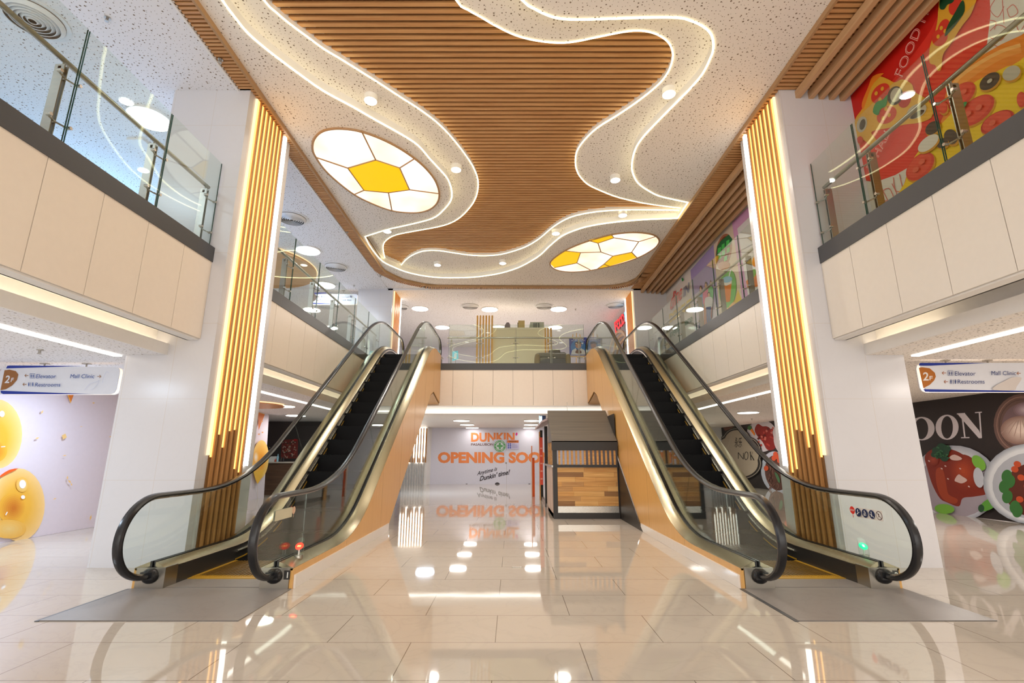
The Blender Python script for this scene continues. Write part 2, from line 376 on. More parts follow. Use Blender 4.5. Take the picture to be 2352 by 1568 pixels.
# gallery ceilings
mb = MB(); mb.box(-13, -4.06, -4, 26, ZG, ZG + .1, m_perf_cool); struct(mb.build('ceiling'))
mb = MB(); mb.box(-4.06, 6, 15.2, 26, ZG, ZG + .1, m_perf_cool)
mb.box(-4.06, 6, 15.1, 15.2, ZG - .04, ZG + .1, m_white); struct(mb.build('ceiling'))
mb = MB(); mb.box(3.86, 5.3, -4, 15.2, ZG + .09, ZG + .14, m_wback); struct(mb.build('ceiling'))
mb = MB(); mb.box(-4.12, -3.70, -4, 15.2, ZG + .09, ZG + .14, m_wback); struct(mb.build('ceiling'))
mb = MB(); mb.box(-4.0, 4.0, 14.6, 15.2, ZG + .09, ZG + .14, m_wback); struct(mb.build('ceiling'))
# roof lid so that no daylight leaks in above the ceilings
mb = MB(); mb.box(-13, 13, -4, 26, 7.3, 7.4, m_white); struct(mb.build('ceiling'))

# wooden slat ceiling of the wavy field
mb = MB(); y = 2.0
while y < 14.6:
    mb.box(-4.1, 4.1, y, y + .054, Z2 - .04, Z2 + .0, m_woodx); y += .1005
setp(mb.build('slat_ceiling'), 'large wavy field of pale brown wooden slats in the hall ceiling', 'slat ceiling')
# light lines
def ledline(path, z, name, label, mat, r=.011, loop=False):
    mbx = MB(); mbx.tube([Vector((p.x, p.y, z)) for p in path], r, mat, 6, loop); return setp(mbx.build(name), label, 'light strip')
ledline([p for p in outer if True], ZC - .003, 'light_strip', 'glowing wavy strip along the outer rim of the ceiling recess', m_led, .013, True)
ledline(inner_a, Z1 - .003, 'light_strip', 'glowing wavy strip edging the wooden ceiling field, on its left side', m_led)
ledline(inner_b, Z1 - .003, 'light_strip', 'glowing wavy strip edging the wooden ceiling field, on its far side', m_led)
ledline(inner_c, Z1 - .003, 'light_strip', 'glowing wavy strip edging the wooden ceiling field, on its right side', m_led)

# slatted wooden borders round the hall ceiling
t = thing('slat_border', 'narrow slatted wooden border along the left ceiling edge, curving round the far end', 'ceiling border', (-3.95, 6, ZG))
mb = MB(); y = -1.0
while y < 12.6:
    mb.box(-4.08, -3.83, y, y + .034, ZG, ZG + .06, m_woodx); y += .06
crn = [Vector((BXL, 12.6, 0))] + [Vector((max(p.x, BXL), min(p.y, 14.93), 0)) for p in edge_l] + [Vector((0, 14.93, 0)), Vector((2.7, 14.93, 0)), Vector((3.3, 14.85, 0)), Vector((3.66, 14.6, 0)), Vector((3.84, 14.2, 0)), Vector((BXR, 13.6, 0))]
cs = catmull(crn, 8); L = [0]
for a, b in zip(cs, cs[1:]): L.append(L[-1] + (b - a).length)
def along(P, L, d):
    for i in range(len(L) - 1):
        if L[i + 1] >= d:
            k = (d - L[i]) / max(1e-6, L[i + 1] - L[i]); return P[i].lerp(P[i + 1], k), (P[i + 1] - P[i]).normalized()
    return P[-1], (P[-1] - P[-2]).normalized()
d = 0
while d < L[-1]:
    p, tg = along(cs, L, d); nn = Vector((-tg.y, tg.x, 0)); a = p + tg * .017; b = p - tg * .017
    q = [a + nn * .03, a + nn * .27, b + nn * .27, b + nn * .03]
    mb.prism([Vector((v.x, v.y, ZG)) for v in q], (0, 0, .06), m_woodx); d += .06
mb.build('slats', t)
mb = MB(); mb.box(-3.83, -3.795, -1, 12.6, ZG - .015, ZC + .01, m_tape)
pr = [[Vector((p.x, p.y, z)) + Vector((-tg.y, tg.x, 0)) * o for o, z in ((0, ZG - .015), (.03, ZG - .015), (.03, ZC + .01), (0, ZC + .01))] for p, tg in [along(cs, L, L[-1] * i / 80) for i in range(81)]]
mb.loft(pr, m_tape); mb.build('edge_board', t)
mb = MB(); mb.box(-4.10, -4.07, -1, 13.2, ZG - .02, ZG + .07, m_white); mb.build('outer_lip', t)
t = thing('slat_border', 'broad slatted wooden ceiling strip above the right gallery', 'ceiling border', (4.4, 6, ZG))
mb = MB(); y = -1.0
while y < 15.05:
    mb.box(3.9, 5.02, y, y + .044, ZG, ZG + .06, m_woodx); y += .076
mb.build('slats', t); mb = MB(); mb.box(3.865, 3.90, -1, 14.6, ZG - .015, ZC + .01, m_tape); mb.build('edge_board', t)
# plain ceiling outside the curved border
off = [(p + Vector((-tg.y, tg.x, 0)) * .265) for p, tg in [along(cs, L, L[-1] * i / 60) for i in range(61)]]
off = [Vector((min(3.95, max(-4.075, p.x)), min(p.y, 15.18), ZG + .012)) for p in off]
mb = MB(); mb.cap([p for p in off] + [Vector((3.96, 15.2, ZG + .012)), Vector((-4.08, 15.2, ZG + .012)), Vector((-4.08, 12.6, ZG + .012))], m_perf_cool); struct(mb.build('ceiling', recalc=False))
# hung beams
BL = ['nearest the hall of the five', 'second from the hall', 'middle one of the five', 'fourth from the hall', 'closest to the printed wall']
for bay, (y0, y1) in enumerate(((-1, 6.2), (7.5, 15.1))):
    for i, (xb, zb) in enumerate(((4.25, 6.46), (4.44, 6.45), (4.59, 6.44), (4.74, 6.43), (4.90, 6.41))):
        mb = MB(); mb.box(xb - .035, xb + .035, y0, y1, zb, zb + .12, m_woody)
        o = mb.build('ceiling_beam', loc=(xb, (y0 + y1) / 2, zb)); yy = y0 + .6; hg = MB()
        while yy < y1 - .1: hg.box(xb - .008, xb + .008, yy, yy + .03, zb + .12, ZG, m_steel2); yy += 1.2
        hg.build('hanger', o)
        setp(o, 'hung wooden beam over the %s right gallery bay, %s' % (('near', 'far')[bay], BL[i]), 'beam', 'hung beams of the %s bay' % (('near', 'far')[bay]))

# columns
for x0, x1, y0, y1 in ((-5.03, XL, YN, 7.52), (XR, 5.10, YN, 7.45), (-5.03, XL, YF, 16.3), (XR, 5.10, YF, 16.3)):
    mb = MB(); mb.box(x0, x1, y0, y1, 0, ZG + .09, m_col); struct(mb.build('column'))
mb = MB(); mb.box(-5.0, -3.86, 22.7, 23.4, 0, 2.57, m_white); struct(mb.build('column'))
# slabs, fascias and dark bands
GX, HX, GY = -4.09, 4.21, 14.8
def fascia(mbx, axis, c, s0, s1, z0, z1, mat, sgn, st=.61, ph=.14):
    k = math.floor((s0 - ph) / st); a = s0
    mbx_b = (c, c + sgn * .02)
    while a < s1 - 1e-6:
        k += 1; b = min(s1, ph + k * st)
        if b <= a + .01: continue
        lo, hi = a + .004, b - .004
        if axis == 'x': mbx.box(min(mbx_b), max(mbx_b), lo, hi, z0, z1, mat)
        else: mbx.box(lo, hi, min(mbx_b), max(mbx_b), z0, z1, mat)
        a = b
for y0, y1 in ((-4, 6.2), (7.52, 14.8)):
    mb = MB(); mb.box(GX - .15, GX - .021, y0, y1, 2.80, F2 - .02, m_joint); fascia(mb, 'x', GX, y0, y1, 2.79, 3.86, m_fascia, -1); struct(mb.build('trim_1'))
    mb = MB(); mb.box(GX - .12, GX + .012, y0, y1, 3.86, F2, m_band); struct(mb.build('trim_2'))
    mb = MB(); mb.box(HX + .021, HX + .15, y0, y1, 2.80, F2 - .02, m_joint); fascia(mb, 'x', HX, y0, y1, 2.79, 3.84, m_fascia_r, 1); struct(mb.build('trim_3'))
    mb = MB(); mb.box(HX - .012, HX + .12, y0, y1, 3.84, F2, m_band); struct(mb.build('trim_4'))
mb = MB(); mb.box(-3.9, 3.98, GY + .021, GY + .15, 2.80, F2 - .02, m_joint); fascia(mb, 'y', GY, -4.1, 4.2, 2.76, 3.86, m_fascia, 1, .615, .03); struct(mb.build('trim_5'))
mb = MB(); mb.box(-4.1, 4.2, GY - .012, GY + .12, 3.86, F2, m_band); struct(mb.build('trim_6'))
m_f2 = plain('upper_floor', (.75, .70, .66), .08)
mb = MB(); mb.box(-13, GX - .12, -4, 24, F2 - .2, F2, m_f2); mb.box(HX + .12, 10.5, -4, 24, F2 - .2, F2, m_f2); mb.box(GX - .12, HX + .12, GY + .12, 24, F2 - .2, F2, m_f2); struct(mb.build('floor'))
# soffit and ceiling of the ground floor
for sg, xe, yy in ((-1, GX, ((-4, 6.2), (7.52, 14.8))), (1, HX, ((-4, 6.2), (7.45, 14.8)))):
    def bx(mbx, a, b, y0, y1, z0, z1, m):
        a = xe + sg * a; b = xe + sg * b; mbx.box(min(a, b), max(a, b), y0, y1, z0, z1, m)
    for y0, y1 in yy:
        mb = MB(); bx(mb, .022, .18, y0, y1, 2.77, 2.79, m_white); bx(mb, .16, .18, y0, y1, 2.77, 2.92, m_white)
        bx(mb, .16, .60, y0, y1, 2.90, 2.92, m_white); bx(mb, .40, .43, y0, y1, 2.57, 2.72, m_white); bx(mb, .58, .60, y0, y1, 2.57, 2.92, m_white)
        bx(mb, .43, .60, y0, y1, 2.571, 2.58, m_perf_cool if sg < 0 else m_perf); struct(mb.build('trim_7' if sg < 0 else 'trim_8'))
        mb = MB(); bx(mb, .44, .50, 5.2 if sg > 0 and y0 < 0 else y0, y1, 2.66, 2.68, m_cove)
        setp(mb.build('cove_light'), 'hidden warm light strip in the soffit trough under the %s gallery, %s bay' % (('left', 'right')[sg > 0], ('near', 'far')[y0 > 0]), 'light strip', 'soffit strips')
        mb = MB(); bx(mb, .99, 1.09, y0, y1, 2.55, 2.57, m_slot)
        setp(mb.build('slot_light'), 'straight white light slot in the low ceiling, %s side, %s bay' % (('left', 'right')[sg > 0], ('near', 'far')[y0 > 0]), 'light strip', 'slot lights')
mb = MB(); mb.box(-13, GX - .60, -4, 24, 2.57, 2.62, m_perf_cool); mb.box(-13, GX - .6, -4, 24, 2.62, 3.8, m_joint); struct(mb.build('ceiling'))
mb = MB(); mb.box(HX + .60, 13, -4, 24, 2.57, 2.62, m_perf); mb.box(HX + .6, 13, -4, 24, 2.62, 3.8, m_joint); struct(mb.build('ceiling'))
mb = MB(); mb.box(GX - .6, HX + .6, GY + .6, 24, 2.57, 2.62, m_white); mb.box(-4.3, 4.4, GY + .022, GY + .32, 2.76, 2.78, m_white); mb.box(-4.3, 4.4, GY + .3, GY + .6, 2.9, 2.92, m_white); mb.box(-4.3, 4.4, GY + .58, GY + .6, 2.57, 2.92, m_white)
mb.box(-4.3, 4.4, GY + .3, GY + .32, 2.76, 2.9, m_white); struct(mb.build('ceiling'))
mb = MB(); mb.box(-4.1, 4.2, GY + .46, GY + .54, 2.62, 2.66, m_slot); setp(mb.build('slot_light'), 'long white light slot in the ceiling under the far bridge', 'light strip')
# walls
mb = MB(); mb.box(-13, 13, 23.4, 23.6, 0, 2.57, m_wall); struct(mb.build('wall_back'))
mb = MB(); mb.box(-13, 13, 23.9, 24.1, F2, ZG, plain('upper_back_wall', (.72, .67, .76), .5)); struct(mb.build('wall_back'))
mb = MB(); mb.box(-13.1, -13, -4, 24, 0, 7.3, m_wall); struct(mb.build('wall_left'))
mb = MB(); mb.box(-9.6, -9.5, -4, 23.9, F2, ZG, plain('gallery_wall', (.66, .72, .82), .5)); struct(mb.build('wall_left'))
mb = MB(); mb.box(9.95, 10.1, -4, 24, 0, 2.57, m_wall); struct(mb.build('wall_right'))
mb = MB(); mb.box(5.04, 5.2, -4, 6.2, F2, ZG, m_wall); mb.box(5.04, 5.2, 7.45, 15.1, F2, ZG, m_wall); struct(mb.build('wall_right'))
mb = MB(); mb.box(5.6, 5.7, 16.3, 24, F2, ZG, m_wall); struct(mb.build('wall_right'))
mb = MB(); mb.box(-7.95, -7.78, -4, 15.6, 0, 2.57, m_wall); struct(mb.build('wall_left'))
mb = MB(); mb.box(-13, -5.8, 19.0, 19.15, 0, 2.57, plain('dark_wall', (.055, .04, .04), .5)); struct(mb.build('wall_back'))
mb = MB(); mb.box(-5.35, -4.62, 23.3, 23.38, 0, 2.2, plain('blue_door', (.02, .12, .45), .4)); o = mb.build('door_1'); struct(o)

# ================================================================ THINGS ON COLUMNS
def slat_panel(side, x, ya, yb, label, n=7, zt=ZG, led_far=True):
    t = thing('slatted_screen', label, 'wall panel', (x, (ya + yb) / 2, 0), 'lit slat panels on the columns')
    sg = 1 if side < 0 else -1       # direction out of the column face
    def X(a, b): return (min(x + sg * a, x + sg * b), max(x + sg * a, x + sg * b))
    mb = MB(); a, b = X(.001, .012); mb.box(a, b, ya, yb, 0.02, zt, m_board); mb.build('backing_board', t)
    p = (yb - ya) / n; rnd = random.Random(3)
    for i in range(n):
        y0 = ya + i * p + p * .42; mb = MB(); a, b = X(.012, .034); mb.box(a, b, y0, y0 + p * .38, 0.02, zt, m_woodz); mb.build('slat', t)
        z0 = rnd.uniform(1.05, 2.0); y0 = ya + i * p - p * (.14 if i else -.1); mb = MB(); a, b = X(.0125, .016); mb.box(a, b, y0, y0 + p * (.55 if i else .31), z0, zt, m_yled)
        mb.build('light_strip', t)
    mb = MB(); a, b = X(.001, .05); mb.box(a, b, yb + .02, yb + .085, 1.15, zt - .02, m_ledw); setp(mb.build('edge_light', t), 'bright white edge strip')
    mb = MB(); a, b = X(.001, .03); mb.box(a, b, ya - .05, ya - .02, 1.3, zt - .02, m_warm); setp(mb.build('edge_light', t), 'warm edge strip')
    return t
slat_panel(-1, XL, 6.40, 7.22, 'tall backlit wooden slat panel on the near left column')
slat_panel(1, XR, 6.36, 7.18, 'tall backlit wooden slat panel on the near right column')
slat_panel(-1, XL, 15.3, 16.1, 'backlit wooden slat panel on the far left column above the escalator')
slat_panel(1, XR, 15.3, 16.1, 'backlit wooden slat panel on the far right column above the escalator')
t = thing('slatted_screen', 'brightly lit slatted panel on the distant white column under the bridge', 'wall panel', (-4.4, 22.65, 0))
rnd = random.Random(5)
for i in range(9):
    xx = -4.95 + i * .118; zb = rnd.choice((.95, 1.2, 1.25, 1.4)); mb = MB(); mb.box(xx, xx + .055, 22.6, 22.69, zb, 2.5, m_ledw); mb.build('light_strip', t)
    mb = MB(); mb.box(xx + .06, xx + .11, 22.58, 22.69, .98, 2.5, m_woodz); mb.build('slat', t)
    mb = MB(); mb.box(xx, xx + .04, 22.62, 22.69, 0, .95, m_steel); mb.build('upright', t)

# ================================================================ ESCALATORS
def fil(corners, T, n=8):
    out = [Vector(corners[0])]
    for i in range(1, len(corners) - 1):
        p0, p, p1 = [Vector(c) for c in corners[i - 1:i + 2]]; a = p + (p0 - p).normalized() * T[i - 1]; b = p + (p1 - p).normalized() * T[i - 1]
        out += [(a * (1 - t) ** 2 + p * 2 * t * (1 - t) + b * t * t) for t in [k / n for k in range(n + 1)]]
    out.append(Vector(corners[-1])); return out
SL = .70
def zline(z0, y): return z0 + SL * (y - 9.0)
def yat(z0, z): return 9.0 + (z - z0) / SL
CLAD0 = 1.37; HR0 = 2.40; ST0 = 1.18
def pathof(z0, lo, hi, T=(.75, .85), y0=5.28, y1=15.3): return fil([(y0, lo), (yat(z0, lo), lo), (yat(z0, hi), hi), (y1, hi)], T)
def interp(P, y):
    for a, b in zip(P, P[1:]):
        if a[0] <= y <= b[0]: return a[1] + (b[1] - a[1]) * (y - a[0]) / max(1e-6, b[0] - a[0])
    return P[0][1] if y < P[0][0] else P[-1][1]
clad_top = pathof(CLAD0, .19, F2 + .24)
hr_path = pathof(HR0, .90, F2 + .93, (1.0, 1.2), 5.2, 15.35)
stp = fil([(5.6, .01), (yat(ST0, .01), .01), (yat(ST0, F2), F2), (15.3, F2)], (.6, .7))
def normals(P):
    N = []
    for i in range(len(P)):
        a = P[max(0, i - 1)]; b = P[min(len(P) - 1, i + 1)]; d = (b - a).normalized(); N.append(Vector((-d[1], d[0])))
    return N
def sweep(mbx, P, prof, mat, closed=True):
    N = normals(P); mbx.loft([[(x, p[0] + n[0] * h, p[1] + n[1] * h) for x, h in prof] for p, n in zip(P, N)], mat, closed)
def escalator(dx, label, num, red):
    t = thing('escalator', label, 'escalator', (-3.0 + dx, 5.3, 0), 'pair of escalators')
    XO = {-1: -3.80 + dx, 1: -2.20 + dx}
    for sd in (1, -1):
        xo = XO[sd]; s = -sd                               # s points inwards
        w = lambda a: xo + s * a
        # cladding: side polygon with soffit line
        low = [(9.12, .0), (9.22, .12), (13.15, 2.90), (13.6, 3.04), (14.78, 2.84)]
        topp = [(p[0], p[1]) for p in clad_top if p[0] < 14.78] + [(14.78, F2 + .24)]
        poly = topp + low[::-1]
        for lo_, hi_, lab in ((None, None, None),):
            mb = MB(); mb.prism([(w(0), y, z) for y, z in [(5.28, 0)] + poly], (s * .03, 0, 0), m_clad)
            jy = 6.9
            c = mb.build('cladding', t)
            for jy in (6.9, 8.6, 9.9, 11.1, 12.3, 13.5):
                zt = interp(clad_top, jy); zb = .14 if jy < 9.4 else interp([Vector(q) for q in low[1:]], jy)
                jm = MB(); jm.box(min(w(-.001), w(.002)), max(w(-.001), w(.002)), jy, jy + .006, zb, zt - .005, m_tape)
                jm.build('panel_joint', c)
        mb = MB(); mb.box(min(w(-.02), w(.02)), max(w(-.02), w(.02)), 5.31, 9.12, 0, .125, m_plinth); mb.build('plinth', t)
        mb = MB(); sweep(mb, clad_top, [(w(.012), -.02), (w(.001), .0), (w(.001), .006), (w(.14), .06), (w(.15), .06), (w(.15), .02)], m_deck); mb.build('outer_deck', t, smooth=True)
        mb = MB(); sweep(mb, clad_top, [(w(.205), .02), (w(.205), .06), (w(.215), .06), (w(.315), .0), (w(.315), -.03)], m_deck); mb.build('inner_deck', t, smooth=True)
        mb = MB(); sweep(mb, clad_top, [(w(.15), .0), (w(.15), .068), (w(.172), .068), (w(.172), 0)], m_rub); sweep(mb, clad_top, [(w(.19), .0), (w(.19), .068), (w(.205), .068), (w(.205), 0)], m_rub); mb.build('glass_seal', t)
        # skirt
        P = [p for p in clad_top]
        mb = MB(); sweep(mb, P, [(w(.30), -.40), (w(.30), -.005), (w(.318), -.005), (w(.318), -.40)], m_dark)
        mb.box(min(w(.30), w(.319)), max(w(.30), w(.319)), 5.30, 6.7, 0, .185, m_dark); mb.build('skirt_panel', t)
        mb = MB(); sweep(mb, [p for p in P if p[0] > 5.9], [(w(.318), -.075), (w(.318), -.055), (w(.335), -.05), (w(.345), -.065), (w(.335), -.08)], m_steel); mb.build('brush_guard', t, smooth=True)
        mb = MB(); sweep(mb, [p for p in P if p[0] > 5.9], [(w(.319), -.17), (w(.319), -.155), (w(.324), -.155), (w(.324), -.17)], m_yel); mb.build('yellow_line', t)
        # newel box at both ends
        for end, (ya, yb, zb) in enumerate(((5.268, 5.46, 0), (15.12, 15.312, F2))):
            mb = MB(); mb.box(min(w(.032), w(.322)), max(w(.032), w(.322)), ya, yb, zb, zb + .2, m_steel2)
            nb = mb.build('newel_box', t)
            mb = MB(); xc = w(.18); yy = ya - .0 if end == 0 else yb
            mb.ell((xc, yy, zb + .125), (.085, .075, .075), m_rub); mb.box(xc - .06, xc + .06, min(yy, yy - .07 if end == 0 else yy + .07), max(yy, yy - .07 if end == 0 else yy + .07), zb + .1, zb + .17, m_rub)
            mb.build('handrail_boot', nb, smooth=True)
        # handrail: bottom D, straight, top D
        hp = [Vector((p[0], p[1])) for p in hr_path]
        b = .385; front = [Vector((5.2 - .44 * math.sin(a), .515 - b * math.cos(a))) for a in [PI * k / 28 for k in range(28)]]
        back = [Vector((15.35 + .44 * math.sin(a), F2 + .545 + b * math.cos(a))) for a in [PI * k / 28 for k in range(1, 29)]]
        full = [Vector((5.34, .13))] + front + hp + back + [Vector((15.22, F2 + .16))]
        mb = MB(); xc = w(.18); sweep(mb, full, [(xc - .04, -.018), (xc - .043, .002), (xc - .03, .02), (xc, .026), (xc + .03, .02), (xc + .043, .002), (xc + .04, -.018)], m_rub); mb.build('handrail', t, smooth=True)
        mb = MB(); sweep(mb, full[2:-2], [(xc - .014, -.034), (xc - .014, -.018), (xc + .014, -.018), (xc + .014, -.034)], m_steel); mb.build('handrail_track', t)
        # glass panels
        top = [p + n_ * -.03 for p, n_ in zip(hp, normals(hp))]; ct = [p + n_ * .06 for p, n_ in zip(clad_top, normals(clad_top))]
        Jt = [5.88, 7.0, 8.2, 9.4, 10.6, 11.8, 13.9]; Jb = [5.88, 7.4, 8.72, 9.92, 11.12, 12.32, 13.95]
        def seg(P, a, b_): return [Vector((a, interp(P, a)))] + [q for q in P if a < q[0] < b_] + [Vector((b_, interp(P, b_)))]
        jt = [None] + Jt + [None]; jb = [None] + Jb + [None]
        for i in range(len(jt) - 1):
            if jt[i] is None:
                fr = [Vector((5.2 - .41 * math.sin(a), .515 - (b - .03) * math.cos(a))) for a in [PI * k / 28 for k in range(1, 28)]]
                pl = [Vector((5.42, .24)), Vector((5.25, .17))] + fr + seg(top, 5.2, Jt[0] - .004) + seg(ct, 5.45, Jb[0] - .004)[::-1]
            elif jt[i + 1] is None:
                bk = [Vector((15.35 + .41 * math.sin(a), F2 + .545 + (b - .03) * math.cos(a))) for a in [PI * k / 28 for k in range(1, 28)]]
                pl = seg(ct, Jb[-1] + .004, 15.0)[::-1] + seg(top, Jt[-1] + .004, 15.34) + bk
            else: pl = seg(top, jt[i] + .004, jt[i + 1] - .004) + seg(ct, jb[i] + .004, jb[i + 1] - .004)[::-1]
            mb = MB(); mb.prism([(w(.186), q[0], q[1]) for q in pl], (s * -.012, 0, 0), m_glass); mb.build('glass_panel', t)
    # steps
    y = 5.76; k = 0
    zs = []
    while y < 14.6:
        z = round(interp(stp, y + .22), 3); prev = zs[-1] if zs else 0
        mb = MB(); zz = min(z, F2 - .002); zl = prev - .06 if zs else -.05
        ms = m_stepglow if k < 2 else m_step; mb.box(-3.484 + dx, -2.516 + dx, y, y + .40, min(zl, zz - .06), zz, ms)
        for g in range(24): mb.box(-3.475 + dx + g * .0405, -3.455 + dx + g * .0405, y - .004, y + .39, zz, zz + .006, ms)
        st = mb.build('step', t)
        if k < 2:
            for xe_ in (-3.484, -2.556): mb = MB(); mb.box(xe_ + dx, xe_ + .04 + dx, y, y + .40, zz + .001, zz + .008, m_yel); mb.build('step_edge', st)
        zs.append(zz); y += .40; k += 1
    # truss underside
    mb = MB(); mb.add([(x + dx, yy, zz) for x in (-3.78, -2.22) for yy, zz in ((9.15, .02), (13.15, 2.86), (13.6, 3.0), (14.78, 2.8))], [(0, 1, 5, 4), (1, 2, 6, 5), (2, 3, 7, 6)], m_clad); mb.build('underside', t)
    # landing plates and combs
    mb = MB(); mb.box(-3.80 + dx, -2.20 + dx, 4.31, 5.27, .001, .008, m_plate); mb.box(-3.49 + dx, -2.51 + dx, 5.27, 5.30, .001, .008, m_plate); lp = mb.build('landing_plate', t)
    mb = MB(); mb.box(-3.49 + dx, -2.51 + dx, 5.305, 5.64, .001, .011, m_plate); mb.build('inspection_plate', lp)
    mb = MB(); mb.box(-3.83 + dx, -3.80 + dx, 4.30, 5.27, 0, .006, m_band); mb.build('plate_frame', lp)
    mb = MB(); mb.box(-3.49 + dx, -2.51 + dx, 5.645, 5.74, .001, .016, m_yel)
    for g in range(40): mb.box(-3.48 + dx + g * .0242, -3.468 + dx + g * .0242, 5.72, 5.77, .006, .02, m_yel)
    mb.build('comb_plate', t)
    mb = MB(); mb.box(-3.49 + dx, -2.51 + dx, 14.62, 15.9, F2 + .001, F2 + .012, m_plate); mb.build('landing_plate', t)
    # number tag on right newel
    A = Art(lambda u, v: (u, 5.267, v), (0, -1, 0)); X = -2.285 + dx
    A.poly([(X, .09), (X + .062, .09), (X + .062, .175), (X, .175)], m_black)
    vs, fs = text2d(num, .02); k_ = .05; A.k += 1
    A.mb.add([(X + .018 + v[0] * .075, 5.265, .106 + v[1] * .075) for v in vs], fs, K((240, 240, 235)))
    A.build('number_tag', t)
    # sign sticker on the right glass
    A = Art(lambda u, v: (-2.385 + dx - .0035, v, u), (-1, 0, 0)) if False else Art(lambda u, v: (-2.386 + dx - .002, u, v), (-1, 0, 0))
    y0, y1, z0, z1 = 5.13, 5.52, .655, .755; cy = (z0 + z1) / 2
    A.poly([(y0, z0), (y1, z0), (y1, z1), (y0, z1)], K((232, 226, 220)))
    W_ = (y1 - y0) / 4
    navy = K((28, 44, 88)); wh = K((235, 232, 228))
    for i in range(4):
        cx = y0 + W_ * (i + .5)
        if i == 0:
            A.ell(cx, cy, .043, .043, K((70, 25, 22))); A.ell(cx, cy, .036, .036, wh); A.line([(cx - .028, cy - .028), (cx + .028, cy + .028)], .007, K((70, 25, 22))); A.ell(cx, cy + .014, .006, .006, K((90, 60, 50))); A.line([(cx, cy + .01), (cx + .005, cy - .018)], .007, K((90, 60, 50)))
        else:
            A.ell(cx, cy, .043, .043, navy)
            A.ell(cx + .004, cy + .022, .007, .007, wh); A.line([(cx + .004, cy + .015), (cx, cy - .004), (cx + .012, cy - .022)], .009, wh)
            if i == 1: A.line([(cx - .03, cy - .026), (cx + .03, cy + .004)], .006, wh)
            if i == 2: A.line([(cx - .016, cy + .016), (cx - .016, cy - .02), (cx + .016, cy - .02), (cx + .016, cy)], .006, wh)
            if i == 3: A.line([(cx - .026, cy + .006), (cx + .026, cy - .02)], .005, wh)
    cx = y1 + .035; redm = K((225, 50, 40))
    A.ell(cx, cy + .014, .04, .04, redm); A.line([(cx, cy - .02), (cx, cy - .06)], .008, redm)
    vs, fs = text2d('STOP', .01); x_ = max(v[0] for v in vs); A.k += 1
    A.mb.add([(-2.3885 + dx - .0007 * A.k, cx + .032 - v[0] / x_ * .064, cy + .005 + v[1] * .026) for v in vs], fs, wh)
    if red:   # seen from behind on the left escalator: plain pale back
        B = Art(lambda u, v: (-2.3718 + dx, u, v), (1, 0, 0)); B.poly([(y0, z0), (y1, z0), (y1, z1), (y0, z1)], K((206, 200, 172))); B.ell(cx, cy + .014, .04, .04, K((214, 178, 150))); B.line([(cx, cy - .02), (cx, cy - .06)], .008, K((214, 178, 150)))
        B.build('sign_back', t)
    A.build('sign_sticker', t)
    # running light indicator on the outer deck
    xi = -2.30 + dx; yi = 5.62; mb = MB()
    if not red: xi = -2.30 + dx
    mb.lathe((xi, yi, .20), [(.044, 0), (.044, .05), (.042, .055)], m_steel2, 16); ib = mb.build('indicator_light', t, smooth=True)
    mb = MB(); mb.loft([[(xi + .048 * math.cos(a), yi + .048 * math.sin(a), .25 + (0 if j == 0 else .13 + .045 * math.sin(a))) for a in [2 * PI * k / 20 for k in range(20)]] for j in (0, 1)], m_glass); mb.build('clear_tube', ib, smooth=True)
    cc = (1, .06, .03) if red else (.0, .9, .35)
    mb = MB(); c0 = Vector((xi, yi - .004, .345)); 
    ring = [c0 + Vector((.043 * math.cos(a), .030 * math.sin(a), .030 * math.sin(a))) for a in [2 * PI * k / 20 for k in range(20)]]
    mb.prism(ring, (0, .006, -.006), emit('indicator_' + ('red' if red else 'green'), cc, 1.2)); mb.build('lit_face', ib)
    mb = MB()
    if red:
        for q in range(4): cx_ = -.015 + q * .01; mb.prism([c0 + Vector((cx_ - .004, -.009, -.007)), c0 + Vector((cx_ + .002, -.009, -.007)), c0 + Vector((cx_ + .004, .003, .005)), c0 + Vector((cx_ - .002, .003, .005))], (0, -.002, .002), emit('bar_glow', (1, .5, .15), 2.5))
    else: mb.prism([c0 + Vector((-.010, -.008, -.006)), c0 + Vector((.004, -.012, -.010)), c0 + Vector((.012, .006, .008)), c0 + Vector((-.004, .010, .012))], (0, -.002, .002), emit('arrow_glow', (.6, 1, .8), 3))
    mb.build('lit_mark', ib)
    mb = MB(); mb.cyl((xi, yi, .25), .008, .07, m_white, 2, 8); mb.build('stem', ib)
    return t
escalator(0, 'black-stepped escalator on the left with red stop indicator, tagged 1', '1', True)
escalator(6.10, 'black-stepped escalator on the right with green arrow indicator, tagged 2', '2', False)

